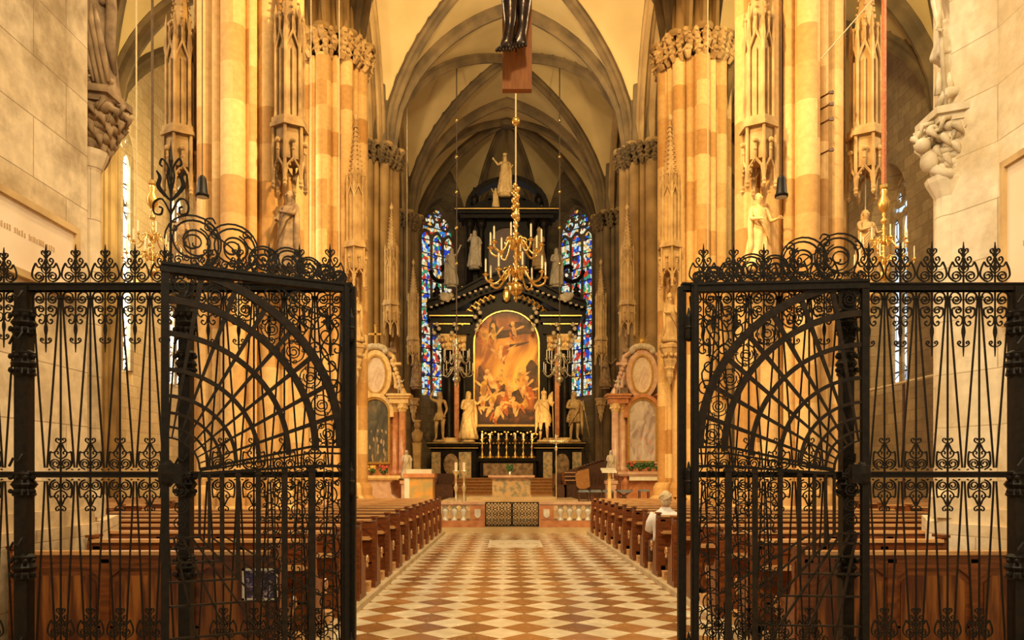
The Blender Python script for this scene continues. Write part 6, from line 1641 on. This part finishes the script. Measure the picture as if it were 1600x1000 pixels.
# ---------------------------------------------------------------- crucifix hanging over the opening
CD = 8.0; bx0, bx1, bz0 = PX(785, CD), PX(831, CD), PZ(139, CD)
t = thing('crucifix', 'dark bronze crucified figure on a brown wooden cross, only shins and feet in view', 'crucifix', ((bx0+bx1)/2, CD, bz0))
put('cross_shaft', MB().box(bx0, bx1, CD, CD+.09, bz0, bz0+3.4), M_CROSSW, t)
put('cross_beam', MB().box(bx0-1.1, bx1+1.1, CD, CD+.09, bz0+2.45, bz0+2.76), M_CROSSW, t)
q = CD-.12
def C(px, py, y=0): return (PX(px, CD-.1), q+y, PZ(py, CD-.1))
V = []; Rr = []; E = []
def chn(base, pts, rad):
    prev = base
    for p, r in zip(pts, rad):
        V.append(p); Rr.append(r)
        if prev is not None: E.append((prev, len(V)-1))
        prev = len(V)-1
    return prev
xm_ = (bx0+bx1)/2
pel = chn(None, [(xm_, q-.02, bz0+1.35)], [(.13, .10)])
ch_ = chn(pel, [(xm_, q-.03, bz0+1.65), (xm_, q-.04, bz0+1.95), (xm_, q-.02, bz0+2.1)], [(.11, .08), (.15, .10), (.11, .07)])
chn(ch_, [(xm_-.02, q-.05, bz0+2.18), (xm_-.04, q-.08, bz0+2.30), (xm_-.05, q-.08, bz0+2.40)], [.05, (.07, .085), (.055, .06)])
for s in (-1, 1): 
    e = chn(ch_, [(xm_+s*.18, q-.01, bz0+2.14), (xm_+s*.45, q+.02, bz0+2.32), (xm_+s*.75, q+.06, bz0+2.50)], [.06, .045, .035])
    e = chn(e, [(xm_+s*.83, q+.07, bz0+2.54)], [(.035, .02)])
    for f_ in range(4): chn(e, [(xm_+s*.88, q+.06, bz0+2.53+.018*f_), (xm_+s*.91, q+.04, bz0+2.53+.018*f_)], [.009, .008])
    chn(e, [(xm_+s*.85, q+.05, bz0+2.50), (xm_+s*.88, q+.03, bz0+2.50)], [.010, .008])
for s, kx, ky, ax_, ay_, tx_, ty_, yo in ((-1, 797, -60, 797, 62, 784, 99, -.07), (1, 819, -60, 816, 50, 810, 88, .0)):
    kn = C(kx, ky, -.05+yo); an = C(ax_, ay_, yo)
    e = chn(pel, [(xm_+s*.08, q-.04, bz0+1.2), kn, tuple(Vector(kn)*.6+Vector(an)*.4+Vector((s*.012, .02, 0))), tuple(Vector(kn)*.25+Vector(an)*.75), an], [.10, .095, .098, .078, .066])
    heel = Vector(an)+Vector((.005, .035, -.035)); 
    chn(e, [tuple(heel)], [.045])
    ball = Vector(C((ax_*.35+tx_*.65), (ay_*.35+ty_*.65), yo-.055))
    e2 = chn(e, [tuple(Vector(an)*.5+ball*.5+Vector((0, -.012, 0))), tuple(ball)], [(.066, .052), (.078, .040)])
    tip = Vector(C(tx_, ty_, yo-.095)); dirv = (tip-ball).normalized(); sd = Vector((1, 0, .15))
    for f_ in range(5):
        o = sd*((f_-2)*.034); L = [1.15, 1.0, .92, .82, .68][f_ if s > 0 else 4-f_]; rr = .024 if (f_ == (0 if s > 0 else 4)) else .019
        b0 = ball+o+dirv*.018
        chn(e2, [tuple(b0), tuple(b0+dirv*.030*L+Vector((0, -.008, .003))), tuple(b0+dirv*.052*L+Vector((0, -.002, -.006)))], [rr, rr*1.05, rr*.9])
me = skin_mesh('figure', V, E, Rr, M_BRONZE, sub=2); o = bpy.data.objects.new('figure', me); COL.objects.link(o); o.parent = t; o.location = -Vector(t.location)
lc = MB(); lc.lathe(xm_, q-.02, [(.15, bz0+1.12), (.17, bz0+1.25), (.15, bz0+1.42), (.13, bz0+1.48)], 24, 1, .75, lambda a, z: 1+.06*sin(a*9+z*12)); put('loincloth', lc, M_BRONZE, t, smooth=True)
nl = MB(); c_ = C(806, 72, -.12); nl.tube([c_, (c_[0], CD+.01, c_[2])], .008, 6).ball(c_, .014, 6); put('nail', nl, M_IRON, t)
put('suspension_bracket', MB().box(xm_-.03, xm_+.03, CD+.02, CD+.07, bz0+3.4, bz0+3.6), M_IRON, t)
# tendons and veins along the insteps
tn = MB()
for a, b, yo in (((795, 66), (786, 88), -.135), ((799, 66), (795, 90), -.135), ((812, 54), (807, 78), -.075), ((816, 54), (814, 80), -.07)):
    p0, p1 = Vector(C(*a, yo+.05)), Vector(C(*b, yo)); tn.tube([tuple(p0), tuple((p0+p1)/2+Vector((0, -.006, 0))), tuple(p1)], .006, 5, [.5, 1, .5])
put('tendons', tn, M_BRONZE, t, smooth=True)
